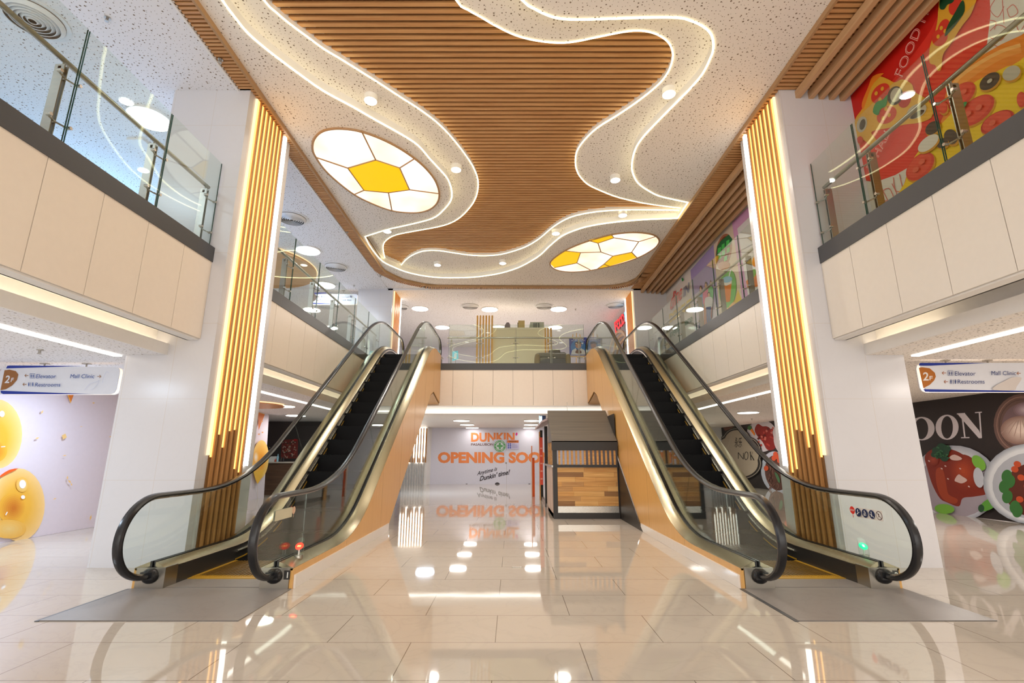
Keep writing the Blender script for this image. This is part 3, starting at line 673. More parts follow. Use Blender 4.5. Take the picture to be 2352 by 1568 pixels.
# ================================================================ BALUSTRADES
def balustrade(label, axis, c, s0, s1, posts, joints, rail0, rail1, inn, hall, group='glass balustrades of the upper floor', rz=.86, gz=1.27):
    """axis 'y': runs along y at x=c; inn = direction (+1/-1) from glass towards the gallery"""
    t = thing('glass_balustrade', label, 'balustrade', (c, (s0 + s1) / 2, F2) if axis == 'y' else ((s0 + s1) / 2, c, F2), group)
    def pt(s, o, z): return (c + inn * o, s, F2 + z) if axis == 'y' else (s, c + inn * o, F2 + z)
    def bx(mbx, sa, sb, oa, ob, za, zb, m):
        a = pt(sa, oa, za); b = pt(sb, ob, zb); mbx.box(min(a[0], b[0]), max(a[0], b[0]), min(a[1], b[1]), max(a[1], b[1]), a[2], b[2], m)
    e = [s0] + list(joints) + [s1]
    for a, b in zip(e, e[1:]):
        mb = MB(); bx(mb, a + .012, b - .012, 0, .012, .005, gz, m_glass); g = mb.build('glass_panel', t)
        for q in (a + .008, b - .012): mb = MB(); bx(mb, q, q + .004, 0, .012, .005, gz, m_gedge); mb.build('panel_edge', g)
    for p in posts:
        mb = MB(); bx(mb, p - .022, p - .012, .06, .15, 0.0, rz - .06, m_steel2); bx(mb, p + .012, p + .022, .06, .15, 0.0, rz - .06, m_steel2)
        bx(mb, p - .022, p + .022, .09, .12, rz - .12, rz - .08, m_steel2); bx(mb, p - .04, p + .04, .05, .16, 0, .01, m_steel2)
        mb.tube([pt(p, .10, rz - .10), pt(p, .10, rz)], .008, m_steel2)
        po = mb.build('post', t)
        for z in (.20, .66):
            mb = MB(); mb.tube([pt(p - .10, .025, z), pt(p, .055, z), pt(p + .10, .025, z)], .009, m_steel, 6); mb.tube([pt(p, .05, z), pt(p, .1, z)], .014, m_steel, 8)
            for q in (-.10, .10): mb.tube([pt(p + q, .03, z), pt(p + q, -.014, z)], .017, m_steel, 8)
            mb.build('clamp', po, smooth=True)
    mb = MB(); mb.tube([pt(rail0, .10, rz), pt(rail1, .10, rz)], .026, m_steel2, 12); mb.build('top_rail', t, smooth=True)
    return t
balustrade('clear glass balustrade on the near left gallery edge, facing the near right one', 'y', -4.13, .6, 6.17, (1.45, 2.66, 3.86, 5.05, 6.04), (1.5, 2.74, 3.93, 5.13), .6, 6.1, -1, 0)
balustrade('clear glass balustrade on the near right gallery edge before the pizza print', 'y', 4.25, .6, 6.17, (1.7, 2.9, 4.1, 5.22, 6.05), (1.8, 3.0, 4.23, 5.31), .6, 6.1, 1, 0)
balustrade('glass balustrade on the far left gallery edge, beside the left escalator top', 'y', -4.13, 7.55, 14.7, (8.48, 9.75, 10.95, 12.22, 13.45, 14.55), (8.61, 9.81, 11.02, 12.24, 13.48), 7.55, 14.7, -1, 0)
balustrade('glass balustrade on the far right gallery edge in front of the food prints', 'y', 4.25, 7.5, 14.7, (8.36, 9.55, 10.75, 11.95, 13.1, 14.4), (8.47, 9.65, 10.83, 12.0, 13.16), 7.5, 14.7, 1, 0)
balustrade('glass balustrade across the far bridge between the two escalator tops', 'x', 14.9, -2.0, 2.28, (-1.92, -1.01, .11, 1.24, 2.12), (-1.0, .12, 1.25), -2.05, 2.27, 1, 0)

# ================================================================ LIGHTS, DIFFUSERS, SPRINKLERS
def round_lamp(x, y, z, label, cat='ceiling light', grp=None, r=.29, m=None, power=28, col=(1, .93, .84), name='round_ceiling_light'):
    mb = MB(); mb.cyl((x, y, z - .035), r + .02, .035, m_white, 2, 36); t = mb.build(name, loc=(x, y, z - .035), smooth=True); setp(t, label, cat, grp)
    mb = MB(); mb.cyl((x, y, z - .045), r, .012, m or m_lamp, 2, 36); mb.build('diffuser', t)
    if power: area('lamp_light', (x, y, z - .06), r * 2, power, col)
    return t
GL = [(-5.84, 6.8, 'behind the near left glass balustrade, closest to the column', 22, 1), (-5.4, 11.97, 'largest seen through the gap right of the left slatted column', 30, 1), (-5.95, 14.66, 'farther of the two above the far left gallery', 30, 1),
      (-3.4, 17.2, 'first from the left in the row over the far bridge', 30, 0), (-.83, 17.3, 'second from the left in the row over the far bridge', 30, 0), (1.73, 17.26, 'third from the left in the row over the far bridge', 30, 0),
      (-.57, 19.9, 'behind the bridge row, left of its pair', 30, 0), (1.83, 19.9, 'behind the bridge row, right of its pair', 30, 0), (-2.95, 19.9, 'behind the bridge row, just over the left escalator top', 30, 0)]
for x, y, lab, pw, cool in GL:
    round_lamp(x, y, ZG, 'round white upper ceiling light, ' + lab, grp='round upper lights', power=pw, col=(.80, .90, 1) if cool else (1, .93, .86), m=m_lampc if cool else m_lamp)
area('gallery_left_light', (-7, 3, 6.5), 1.2, 50, (.70, .85, 1))
area('blue_shop_glow', (-8.6, 9, 4.5), 1.5, 70, (.30, .58, 1), rot=(PI, 0, 0))
GR = [(-5.97, 12.69, 'beside the orange disc left of the left escalator'), (-6.96, 15.76, 'behind the left escalator near the dark shop'), (-1.87, 18.14, 'nearest left of the six under the bridge'), (-1.88, 20.6, 'middle left of the six under the bridge'),
      (-1.85, 22.9, 'farthest left of the six under the bridge'), (.74, 18.14, 'nearest right of the six under the bridge'), (.80, 20.6, 'middle right of the six under the bridge'), (.82, 22.9, 'farthest right of the six under the bridge'), (7.07, 14.64, 'seen right of the right escalator')]
for x, y, lab in GR: round_lamp(x, y, 2.57, 'round white lower ceiling light, ' + lab, grp='round lower lights', power=3 if y > 22 else 9 if y > 20 else 16, col=(1, .95, .9))
for x, y in ((-6.4, 3.5), (-6.4, 7.5), (7.2, 3.5), (7.4, 8.8), (7.6, 19), (-2.9, 17.5)): area('lamp_light', (x, y, 2.5), .6, 55 if x < 0 else 60, (.66, .82, 1) if x < 0 else (1, .92, .84))  # added area lights with no fixtures, brightening the lower floor
DL = [(-2.22, 6.56, 'upper left, below the wooden field edge'), (-1.09, 8.45, 'left, beside the big yellow-centred roundel'), (2.42, 6.42, 'upper right of the wavy band'), (2.09, 8.82, 'middle right of the wavy band'), (2.57, 10.3, 'right end, above the farther roundel'),
      (1.10, 11.25, 'between the farther roundel and the wooden field'), (-.27, 13.19, 'right one of the far pair'), (-2.18, 13.32, 'left one of the far pair'), (-3.1, 11.13, 'half hidden behind the recess rim, far left')]
for x, y, lab in DL:
    mb = MB(); mb.cyl((x, y, Z1 - .09), .105, .09, m_white, 2, 28); t = mb.build('downlight', loc=(x, y, Z1 - .09), smooth=True); setp(t, 'small drum downlight on the wavy band, ' + lab, 'downlight', 'drum downlights')
    mb = MB(); mb.cyl((x, y, Z1 - .096), .092, .008, m_lamp, 2, 28); mb.build('lens', t)
    area('lamp_light', (x, y, Z1 - .11), .16, 20, (1, .92, .84), spread=2.4)
m_fin = plain('diffuser_white', (.80, .79, .79), .4)
def air_diffuser(x, y, z, label):
    t = thing('air_diffuser', label, 'air vent', (x, y, z), 'round air diffusers')
    mb = MB(); mb.cyl((x, y, z - .012), .36, .012, m_fin, 2, 40); mb.cyl((x, y, z - .02), .31, .009, m_joint, 2, 40); mb.build('base', t)
    for i in range(6):
        r = .30 - i * .045; mb = MB(); mb.loft([[Vector((x + q * math.cos(2 * PI * k / 40), y + q * math.sin(2 * PI * k / 40), z - h)) for k in range(40)] for q, h in ((r, .022), (r - .035, .065), (r - .030, .068), (r + .008, .024))] , m_fin, True, False); mb.build('ring', t, smooth=True)
for x, y, lab in ((-5.95, 4.96, 'nearest, at the top left corner behind the glass'), (-5.05, 10.2, 'just right of the left slatted column'), (-5.08, 13.15, 'above the far left balustrade'), (-1.52, 16.93, 'left of the two over the far bridge centre'), (1.17, 16.93, 'right of the two over the far bridge centre'), (3.75, 16.83, 'beside the red sign letters'), (-4.1, 17.0, 'half hidden by the far left column')):
    air_diffuser(x, y, ZG, 'round white air diffuser, ' + lab)
def sprinkler(x, y, z, label):
    mb = MB(); mb.cyl((x, y, z - .012), .035, .012, m_steel, 2, 14); mb.cyl((x, y, z - .05), .008, .04, m_steel, 2, 8); mb.cyl((x, y, z - .056), .024, .005, m_steel, 2, 12)
    mb.box(x - .018, x - .013, y - .003, y + .003, z - .05, z - .012, m_steel); mb.box(x + .013, x + .018, y - .003, y + .003, z - .05, z - .012, m_steel)
    setp(mb.build('sprinkler', loc=(x, y, z)), label, 'sprinkler', 'ceiling sprinklers')
for u, v, z, lab in ((246, 45, ZG, 'upper left gallery ceiling, near the top corner'), (506, 140, ZG, 'beside the wooden border above the near left balustrade'), (797, 535, ZG, 'beside the wooden border right of the near left column'), (874, 634, ZG, 'at the curved corner of the wooden border'), (813, 657, ZG, 'above the hanging sign of the far left gallery'), (1322, 711, ZG, 'over the far bridge, right of the lights'),
                     (91, 808, 2.57, 'above the left hanging sign'), (1737, 914, 2.57, 'seen left of the near right column, nearer one'), (1727, 963, 2.57, 'seen left of the near right column, farther one'), (614, 925, 2.57, 'above the orange disc')):
    p = pz(u, v, z - .03); sprinkler(p[0], p[1], z, 'tiny metal sprinkler head, ' + lab)
# ceiling speaker panel seen through the near left glass
mb = MB(); p = pz(323, 331, ZG - .03); mb.box(p[0] - .14, p[0] + .14, p[1] - .14, p[1] + .14, ZG - .04, ZG, m_white); setp(mb.build('ceiling_speaker', loc=(p[0], p[1], ZG)), 'square white box on the ceiling behind the near left glass', 'speaker')
# wooden disc ceilings
def disc(name, x, y, z, r, label, m, h=.10):
    mb = MB(); mb.cyl((x, y, z), r, h, m, 2, 64); t = mb.build(name, loc=(x, y, z), smooth=True); setp(t, label, 'ceiling panel')
    mb = MB(); mb.tube([(x + (r + .012) * math.cos(2 * PI * k / 64), y + (r + .012) * math.sin(2 * PI * k / 64), z + h - .02) for k in range(64)], .012, m_warm, 5, True); mb.build('rim_light', t)
    return t
disc('slatted_disc', -7.45, 13.0, 6.50, 1.75, 'round slatted wooden panel under the far left gallery ceiling', m_woodx)
disc('orange_disc', -6.72, 12.3, 2.52, .9, 'round orange-brown panel under the low ceiling left of the escalator', plain('disc_orange', (.62, .28, .11), .4), .05)

# lit football-like roundels in the ceiling
def roundel(label, outline, cells, seams, name='lit_roundel'):
    """outline and cells in picture coordinates on the ceiling plane"""
    out = [(p.x, p.y) for p in catmull([(a, b, 0) for a, b in outline], 5, True)]
    W3 = [Vector(pz(u, v, ZC)) for u, v in out]; c = sum(W3, Vector()) / len(W3)
    t = thing(name, label, 'ceiling light', (c.x, c.y, ZC), None)
    mb = MB(); mb.prism([Vector((p.x, p.y, ZC - .012)) for p in W3], (0, 0, .011), m_pan); mb.build('white_panel', t)
    for poly in cells:
        mb = MB(); mb.prism([Vector((*pz(u, v, ZC - .016)[:2], ZC - .016)) for u, v in poly], (0, 0, .004), m_pany); mb.build('yellow_panel', t)
    mb = MB(); mb.tube([Vector((p.x, p.y, ZC - .008)) for p in W3], .022, m_tape, 6, True); mb.build('frame', t)
    for sm in seams: mb = MB(); mb.tube([Vector(pz(u, v, ZC - .018)) for u, v in sm], .014, m_tape, 5); mb.build('seam', t)
def z3(L): return [(700 + x / 5.2267, 270 + y / 5.2267) for x, y in L]
def z4(L): return [(1240 + x / 5.88, 380 + y / 5.88) for x, y in L]
roundel('large oval lit ceiling roundel with one yellow centre cell, above the left', z3([(95, 380), (110, 260), (200, 165), (340, 128), (520, 132), (690, 165), (900, 240), (1120, 350), (1320, 485), (1460, 610), (1560, 740), (1610, 870), (1605, 985), (1540, 1070), (1430, 1120), (1280, 1135), (1050, 1110), (820, 1030), (600, 920), (400, 770), (240, 620), (140, 480)]),
        [z3([(515, 605), (850, 507), (1140, 603), (1258, 865), (1005, 900), (710, 872)])],
        [z3(L) for L in ([(515, 605), (850, 507), (1140, 603), (1258, 865), (1005, 900), (710, 872), (515, 605)], [(850, 505), (680, 160)], [(1140, 603), (1320, 490)], [(1258, 865), (1610, 912)], [(1005, 900), (1045, 1112)], [(710, 872), (600, 920)], [(515, 605), (140, 478)])])
roundel('large oval lit ceiling roundel with four yellow cells, farther right', z4([(140, 1310), (200, 1240), (330, 1150), (500, 1070), (700, 1000), (960, 930), (1200, 900), (1400, 905), (1540, 935), (1605, 990), (1600, 1050), (1520, 1130), (1320, 1240), (1080, 1320), (850, 1375), (640, 1415), (420, 1430), (250, 1410), (160, 1365)]),
        [z4([(335, 1150), (550, 1175), (500, 1315), (195, 1378), (148, 1335), (150, 1300), (220, 1225)]), z4([(660, 1012), (965, 932), (1000, 975), (785, 1048)]), z4([(985, 1222), (1240, 1170), (1310, 1243), (1080, 1318), (940, 1358), (865, 1332)]), z4([(865, 1332), (940, 1358), (780, 1392)])],
        [z4(L) for L in ([(335, 1150), (550, 1175), (500, 1315), (195, 1378)], [(550, 1175), (825, 1168), (985, 1222), (865, 1332), (780, 1392)], [(500, 1315), (680, 1408)], [(660, 1012), (785, 1048), (1000, 975), (965, 932)], [(785, 1048), (825, 1168)], [(1000, 975), (1335, 1028), (1575, 955)], [(1335, 1028), (1240, 1170), (985, 1222)], [(1240, 1170), (1310, 1243)], [(865, 1332), (940, 1358)])])

# ================================================================ HANGING SIGNS
bl = K((20, 50, 150)); brn = K((150, 100, 55)); wht = K((226, 228, 236)); navy = K((30, 75, 150))
def pict(A, x, y, h, mat):
    A.ell(x, y - h * .42, h * .12, h * .10, mat); A.poly([(x - h * .16, y - h * .28), (x + h * .16, y - h * .28), (x + h * .12, y + h * .1), (x + h * .08, y + h * .5), (x - h * .08, y + h * .5), (x - h * .12, y + h * .1)], mat)
def arrow(A, x, y, w, mat, d=-1):
    A.line([(x - w, y), (x + w, y)], w * .3, mat); A.line([(x + d * w * .2, y - w * .8), (x + d * w, y), (x + d * w * .2, y + w * .8)], w * .3, mat)
def sign(label, x0, x1, z0, z1, Y, art, lit, hang, ceil):
    t = thing('hanging_sign', label, 'sign', ((x0 + x1) / 2, Y, z0), 'hanging wayfinding signs')
    r = .5 * (z1 - z0); n = 10
    # body: one end rounded like the picture, the lit rim behind
    def shape(e): 
        rr = r * .35
        return [(x0 - e + rr * (1 - math.cos(a)), z0 - e + rr * (1 - math.sin(a))) for a in [0, PI / 4, PI / 2]] + [(x1 + e - rr * (1 - math.sin(a)), z0 - e + rr * (1 - math.cos(a))) for a in [0, PI / 4, PI / 2]] + [(x1 + e - rr * (1 - math.cos(a)), z1 + e - rr * (1 - math.sin(a))) for a in [0, PI / 4, PI / 2]] + [(x0 - e + rr * (1 - math.sin(a)), z1 + e - rr * (1 - math.cos(a))) for a in [0, PI / 4, PI / 2]]
    mb = MB(); mb.prism([(x, Y, z) for x, z in shape(0)], (0, .012, 0), wht); mb.prism([(x, Y + .075, z) for x, z in shape(0)], (0, .012, 0), wht); mb.build('face_plate', t)
    mb = MB(); mb.prism([(x, Y + .013, z) for x, z in shape(-.006)], (0, .06, 0), m_pan); mb.build('lit_rim', t)
    art.build('printed_face', t)
    for hx in hang:
        mb = MB(); mb.box(hx - .006, hx + .006, Y + .03, Y + .045, z1, ceil, m_steel2); mb.box(hx - .05, hx + .05, Y + .01, Y + .065, ceil - .014, ceil, m_steel); mb.build('hanger', t)
SY = 6.75
def pym(u, v): return py(u, v, SY - .001)
# left sign
a, b = py(3, 842, SY), py(268, 905, SY)
A = Art(pym, (0, -1, 0)).fr(0, 540, 3.564)
A.poly([(50, 1090), (60, 1068), (80, 1066), (700, 1070)], bl).poly([(5, 1272), (770, 1302), (25, 1300), (8, 1290)], bl)
A.poly([(38, 1105), (80, 1100), (130, 1112), (151, 1140), (140, 1185), (100, 1230), (50, 1260), (5, 1268)], brn)
A.text('2', (38, 1208), (82, 1208), 62, wht, .02, .25).text('F', (88, 1200), (116, 1200), 34, wht, .02, .25)
arrow(A, 220, 1149, 15, brn); arrow(A, 205, 1221, 15, brn); arrow(A, 814, 1156, 15, brn, 1)
A.line([(250, 1133), (250, 1171), (290, 1171), (290, 1133), (250, 1133)], 3, navy); pict(A, 261, 1153, 26, navy); pict(A, 279, 1153, 26, navy)
pict(A, 242, 1222, 32, navy); A.line([(259, 1206), (259, 1240)], 3, navy); pict(A, 276, 1222, 32, navy)
A.text('Elevator', (301, 1171), (468, 1171), 34, navy, 0, .2).text('Restrooms', (294, 1240), (503, 1240), 34, navy, 0, .2).text('Mall Clinic', (582, 1171), (782, 1171), 34, navy, 0, .2)
pale = K((205, 212, 232)); A.line([(700, 1270), (740, 1220), (800, 1200), (820, 1190), (800, 1230), (750, 1270)], 3, pale, 4).line([(850, 1210), (855, 1170), (880, 1120), (900, 1130)], 3, pale, 4)
sign('blue and white hanging sign with brown 2F tag and an arrow right after Mall Clinic', a[0], b[0] - .02, b[2], a[2], SY, A, True, (py(96, 840, SY)[0], py(193, 840, SY)[0]), 2.57)
# right sign (runs out of the frame)
SY = 6.5
a, b = py(2112, 833, SY), py(2352, 900, SY)
A = Art(pym, (0, -1, 0)).fr(2050, 800, 3.407)
A.poly([(205, 135), (212, 115), (225, 113), (760, 112), (300, 135)], bl).poly([(240, 318), (1029, 332), (1200, 336), (1200, 341), (255, 339)], bl)
A.poly([(205, 152), (230, 147), (290, 155), (330, 190), (338, 220), (325, 250), (290, 285), (240, 311)], K((180, 105, 30)))
cr = K((232, 226, 222)); nb = K((42, 62, 125))
A.text('2', (238, 250), (282, 250), 66, cr, .02).text('F', (287, 248), (312, 248), 34, cr, .02)
arrow(A, 402, 192, 15, K((165, 90, 40))); arrow(A, 416, 260, 15, K((165, 90, 40))); arrow(A, 985, 195, 15, K((165, 90, 40)))
A.line([(430, 175), (430, 213), (468, 213), (468, 175), (430, 175)], 3, nb); pict(A, 441, 196, 26, nb); pict(A, 458, 196, 26, nb)
pict(A, 451, 261, 34, nb); A.line([(468, 245), (468, 280)], 3, nb); pict(A, 485, 261, 34, nb)
A.text('Elevator', (480, 213), (643, 213), 34, nb, 0).text('Restrooms', (502, 276), (712, 276), 34, nb, 0).text('Mall Clinic', (765, 210), (957, 210), 34, nb, 0)
A.poly([(780, 325), (800, 290), (860, 260), (920, 230), (980, 225), (1000, 240), (960, 300), (940, 328)], K((214, 205, 200)), 3)
sign('hanging sign with brown 2F tag and an arrow left after Mall Clinic', a[0], b[0] + .55, b[2], a[2], SY, A, True, (py(2178, 833, SY)[0], py(2275, 833, SY)[0]), 2.57)
# upper gallery sign
SY = 15.2
a, b = py(714, 675, SY), py(820, 699, SY)
A = Art(pym, (0, -1, 0)).fr(560, 400, 3.137)
A.poly([(478, 868), (485, 852), (640, 852)], bl).poly([(475, 925), (700, 934), (480, 934)], bl).poly([(478, 855), (505, 855), (525, 878), (520, 905), (478, 930)], K((105, 85, 80)))
nn = K((70, 90, 140))
A.text('Restrooms', (580, 890), (680, 890), 15, nn).text('Food Court', (700, 890), (762, 890), 15, nn).text('Mall Admin', (548, 913), (635, 913), 15, nn).text('Prayer Area', (700, 912), (775, 912), 15, nn)
pict(A, 560, 882, 15, nn); pict(A, 571, 882, 15, nn); arrow(A, 540, 882, 7, brn); arrow(A, 537, 909, 7, brn); A.ell(773, 882, 8, 8, nn)
sign('small pale hanging sign behind the far left glass balustrade', a[0], b[0], b[2], a[2], SY, A, True, (py(748, 675, SY)[0], py(788, 675, SY)[0]), ZG)

# ================================================================ PRINTED WALLS
WX = 5.037
def wallR(u, v): return px(u, v, WX)
red1 = K((206, 28, 14)); red2 = K((226, 52, 38)); yl = K((240, 196, 20)); org = K((236, 130, 30)); pep = K((214, 58, 40)); pep2 = K((190, 34, 26)); olive = K((62, 52, 44)); mush = K((188, 178, 158)); lf = K((30, 140, 70)); dlf = K((14, 72, 40)); cream = K((222, 214, 200)); pnk = K((214, 110, 100)); ywl2 = K((226, 168, 50))
A = Art(wallR, (-1, 0, 0)).fr(1700, 0, 2.8006)
A.poly([(690, 640), (1330, -60), (3000, -2200), (3300, 900), (1826, 900), (1000, 1600), (600, 1900)], red1)
A.poly([(690, 640), (735, 800), (760, 900), (850, 1200), (860, 1500), (600, 1900), (640, 900)], red1)
A.poly([(1600, -120), (1612, 100), (1590, 280), (1540, 430), (1400, 700), (1180, 1020), (1110, 1060), (1000, 1125), (870, 1172), (800, 1158), (770, 1020), (735, 860), (900, 620), (1050, 430), (1230, 190), (1380, -120)], red2, 4)
A.poly([(1600, -200), (1612, 100), (1590, 280), (1540, 460), (1826, 420), (2400, 300), (2400, -1500)], cream)
A.poly([(800, 1160), (870, 1172), (1000, 1125), (1115, 1058), (1080, 1300), (900, 1500), (760, 1600)], cream)
for L in ([(1640, 0), (1610, 60), (1660, 110), (1700, 40)], [(1700, 150), (1690, 0)], [(1720, 60), (1760, 30), (1790, 80), (1740, 110), (1720, 60)], [(1610, 200), (1660, 160), (1720, 190), (1680, 260), (1610, 240)], [(1590, 320), (1640, 290), (1690, 330)], [(1770, 120), (1800, 200), (1840, 150)], [(1600, 130), (1650, 140), (1640, 190)],
          [(880, 1200), (930, 1290), (1010, 1260), (980, 1180)], [(900, 1180), (960, 1300)], [(990, 1140), (1010, 1230), (1090, 1200), (1080, 1090)], [(1030, 1120), (1050, 1210)], [(880, 1260), (960, 1210), (1000, 1290)], [(890, 1330), (950, 1290), (990, 1340)]): A.line(L, 5, pnk, 4)
# pizza slices
A.poly([(745, 770), (790, 700), (830, 610), (850, 530), (900, 492), (960, 510), (1000, 530), (1050, 510), (1110, 540), (1130, 590), (1210, 640), (1248, 700), (1232, 760), (1150, 790), (1070, 800), (1010, 815), (920, 830), (850, 850), (880, 900), (845, 935), (800, 900), (770, 930), (750, 860)], ywl2, 4)
A.poly([(800, 700), (850, 560), (900, 500), (930, 470), (860, 490), (830, 560), (790, 660)], org, 3)
for x, y, rx, ry, a, m in ((910, 600, 75, 48, -50, pep), (950, 740, 70, 50, -35, pep), (1065, 640, 40, 55, 20, pep2), (790, 800, 32, 52, 15, mush), (795, 800, 18, 36, 15, olive), (1005, 615, 48, 62, 20, olive), (1010, 610, 34, 48, 20, mush), (1145, 715, 70, 42, -30, mush), (1150, 735, 52, 16, -30, olive), (780, 900, 20, 24, 0, pep)): A.ell(x, y, rx, ry, m, a)
for x, y in ((885, 600), (925, 570), (910, 640), (930, 760), (970, 740), (950, 700)): A.ell(x, y, 10, 14, ywl2, 20)
A.poly([(865, 720), (885, 660), (930, 640), (960, 610), (950, 680), (915, 700), (900, 740)], lf, 3)
A.poly([(1290, 60), (1320, -40), (1530, -60), (1505, 80), (1440, 170), (1370, 280), (1320, 350), (1308, 440), (1285, 455), (1270, 420), (1232, 400), (1235, 300), (1270, 200), (1285, 120)], ywl2, 4)
for x, y, rx, ry, a in ((1325, 180, 36, 60, 20), (1300, 240, 48, 60, 30), (1400, 40, 40, 60, 20)): A.ell(x, y, rx, ry, pep, a)
for x, y in ((1310, 180), (1290, 235), (1335, 200)): A.ell(x, y, 10, 14, ywl2, 20)
A.poly([(1300, 50), (1315, -30), (1400, -60), (1390, 10), (1350, 30), (1330, 60)], dlf, 3); A.poly([(1335, 235), (1350, 170), (1400, 80), (1450, 0), (1462, 70), (1420, 140), (1380, 190)], dlf, 3)
# big pizza
A.poly([(2300, -100), (1826, 228), (1700, 285), (1560, 365), (1430, 455), (1355, 550), (1332, 640), (1360, 670), (1300, 800), (1230, 870), (1160, 980), (1110, 1060), (1075, 1170), (1040, 1300), (1400, 1500), (2300, 1200)], org)
A.line([(1826, 310), (1700, 350), (1560, 430), (1440, 520), (1370, 620)], 60, K((242, 150, 60)), 4).line([(1826, 290), (1700, 330), (1560, 405), (1430, 495), (1365, 590)], 24, K((248, 178, 96)), 4)
A.poly([(2300, 60), (1826, 388), (1740, 425), (1650, 470), (1560, 510), (1480, 570), (1420, 680), (1340, 770), (1260, 850), (1200, 930), (1140, 1010), (1105, 1090), (1080, 1170), (1050, 1300), (1400, 1500), (2300, 1200)], yl, 3)
for x, y, rx, ry, a, m in ((1440, 615, 115, 62, -42, pep), (1540, 710, 140, 72, -38, pep), (1680, 785, 120, 60, -30, pep2), (1180, 1070, 112, 66, -45, pep), (1330, 690, 30, 40, 0, pep), (1840, 640, 30, 50, 0, pep), (1635, 522, 76, 44, -38, olive), (1265, 822, 54, 36, -40, olive), (1385, 880, 44, 50, -30, olive), (1330, 920, 40, 30, -30, olive), (1780, 470, 62, 44, -30, mush), (1240, 920, 80, 38, -38, cream)):
    A.ell(x + 6, y + 10, rx * 1.04, ry * 1.06, K((206, 140, 20)), a); A.ell(x, y, rx, ry, m, a)
    if m in (pep, pep2): A.ell(x - 4, y - 6, rx * .86, ry * .82, K((226, 74, 52)), a)
A.ell(1640, 520, 20, 11, mush, -38)
for x, y in ((1400, 620), (1470, 590), (1500, 730), (1570, 690), (1160, 1090), (1200, 1040), (1660, 790)): A.ell(x, y, 24, 15, K((230, 96, 70)), -38)
A.poly([(1405, 720), (1430, 690), (1470, 660), (1495, 655), (1480, 690), (1440, 715)], lf, 3)
wt = K((238, 190, 180))
def otext(A, s, p0, p1, up, m, m2):
    A.text(s, p0, p1, 0, m, .012, 0, up, 1.05); A.text(s, (p0[0] + 2, p0[1]), (p1[0] + 2, p1[1]), 0, m2, -.022, 0, up, 1.05)
otext(A, 'FOOD HALL', (1072, 500), (1330, -110), (-52, -20), wt, red1); otext(A, 'D HALL', (880, 1095), (1012, 830), (-44, -18), wt, red2)
t = thing('wall_print', 'huge red and yellow pizza print on the right upper wall, near bay', 'mural', (WX, 3, F2)); A.build('printed_face', t)
# far bay
A = Art(wallR, (-1, 0, 0)).fr(1500, 440, 4.126)
A.poly([(-60, 1200), (150, 980), (360, 740), (400, 1345), (-60, 1700)], K((226, 218, 216)))
A.poly([(355, 745), (590, 480), (640, 1180), (400, 1345)], K((164, 148, 204)))
A.poly([(360, 1000), (520, 880), (640, 1180), (400, 1345)], K((208, 196, 216)))
A.poly([(575, 500), (770, 280), (860, 1050), (630, 1190)], K((226, 208, 190)))
A.poly([(640, 1180), (780, 1020), (805, 920), (850, 1050)], K((240, 200, 70)))
A.poly([(750, 290), (1100, -40), (1200, 850), (850, 1040)], K((214, 160, 208)))
A.poly([(800, 350), (1100, 60), (1200, 850), (905, 1000)], K((224, 222, 228)))
A.ell(672, 565, 74, 170, K((176, 112, 84)), 10); A.ell(672, 560, 58, 140, K((130, 50, 30)), 10)
A.poly([(600, 620), (610, 520), (640, 470), (720, 405), (755, 450), (740, 500)], K((24, 110, 62)))
for x, y in ((630, 560), (665, 525), (710, 490), (635, 620), (670, 590), (715, 560), (690, 640)): A.poly([(x - 14, y + 24), (x - 12, y - 22), (x + 16, y - 38), (x + 16, y + 8)], K((70, 200, 90)))
A.ell(675, 700, 60, 40, K((198, 140, 110)), -10)
A.ell(712, 915, 82, 186, K((106, 186, 84)), 3)
A.line([(720, 830), (742, 735)], 9, K((228, 220, 236))); A.poly([(664, 880), (750, 862), (736, 1038), (712, 1048), (684, 1040)], org); A.poly([(663, 880), (660, 862), (752, 842), (751, 868), (700, 892)], K((235, 228, 222))); A.ell(708, 832, 49, 30, K((130, 190, 226)), -12)
A.poly([(700, 1130), (760, 1050), (790, 1060), (740, 1120)], K((240, 180, 110)), 3)
A.poly([(888, 850), (930, 800), (1000, 735), (1040, 740), (1040, 890), (905, 916)], org); A.poly([(888, 850), (1040, 800), (1040, 890), (905, 916)], K((226, 116, 20))); A.ell(955, 775, 28, 44, K((110, 180, 40)), 20); A.ell(985, 655, 34, 60, K((240, 120, 20)), 15)
sk = K((226, 176, 150)); hair = K((50, 34, 34))
def fig(x, top, bot, w, shirt, leg, a=.0):
    h = bot - top; A.ell(x, top + h * .08, w * .42, h * .085, hair); A.ell(x + 1, top + h * .10, w * .32, h * .065, sk)
    A.poly([(x - w, top + h * .22), (x, top + h * .16), (x + w, top + h * .20), (x + w * 1.1, top + h * .42), (x + w * .7, top + h * .52), (x - w * .7, top + h * .54), (x - w * 1.1, top + h * .44)], shirt, 3)
    A.poly([(x - w * .7, top + h * .50), (x + w * .7, top + h * .48), (x + w * .5, bot - 8), (x + w * .1, bot), (x, top + h * .62), (x - w * .15, bot + 4), (x - w * .55, bot + 6)], leg)
fig(458, 890, 1290, 28, K((60, 150, 200)), K((52, 74, 130))); fig(508, 855, 1260, 26, K((226, 110, 150)), K((200, 120, 60))); fig(556, 840, 1200, 22, K((100, 190, 120)), K((160, 60, 50))); fig(538, 950, 1235, 34, K((226, 224, 232)), K((60, 86, 150)))
A.text('dine', (170, 1125), (285, 1005), 0, K((224, 52, 46)), .02, .35, (0, -150)); A.text('IN', (298, 1000), (352, 945), 0, K((48, 66, 140)), .03, .1, (0, -92))
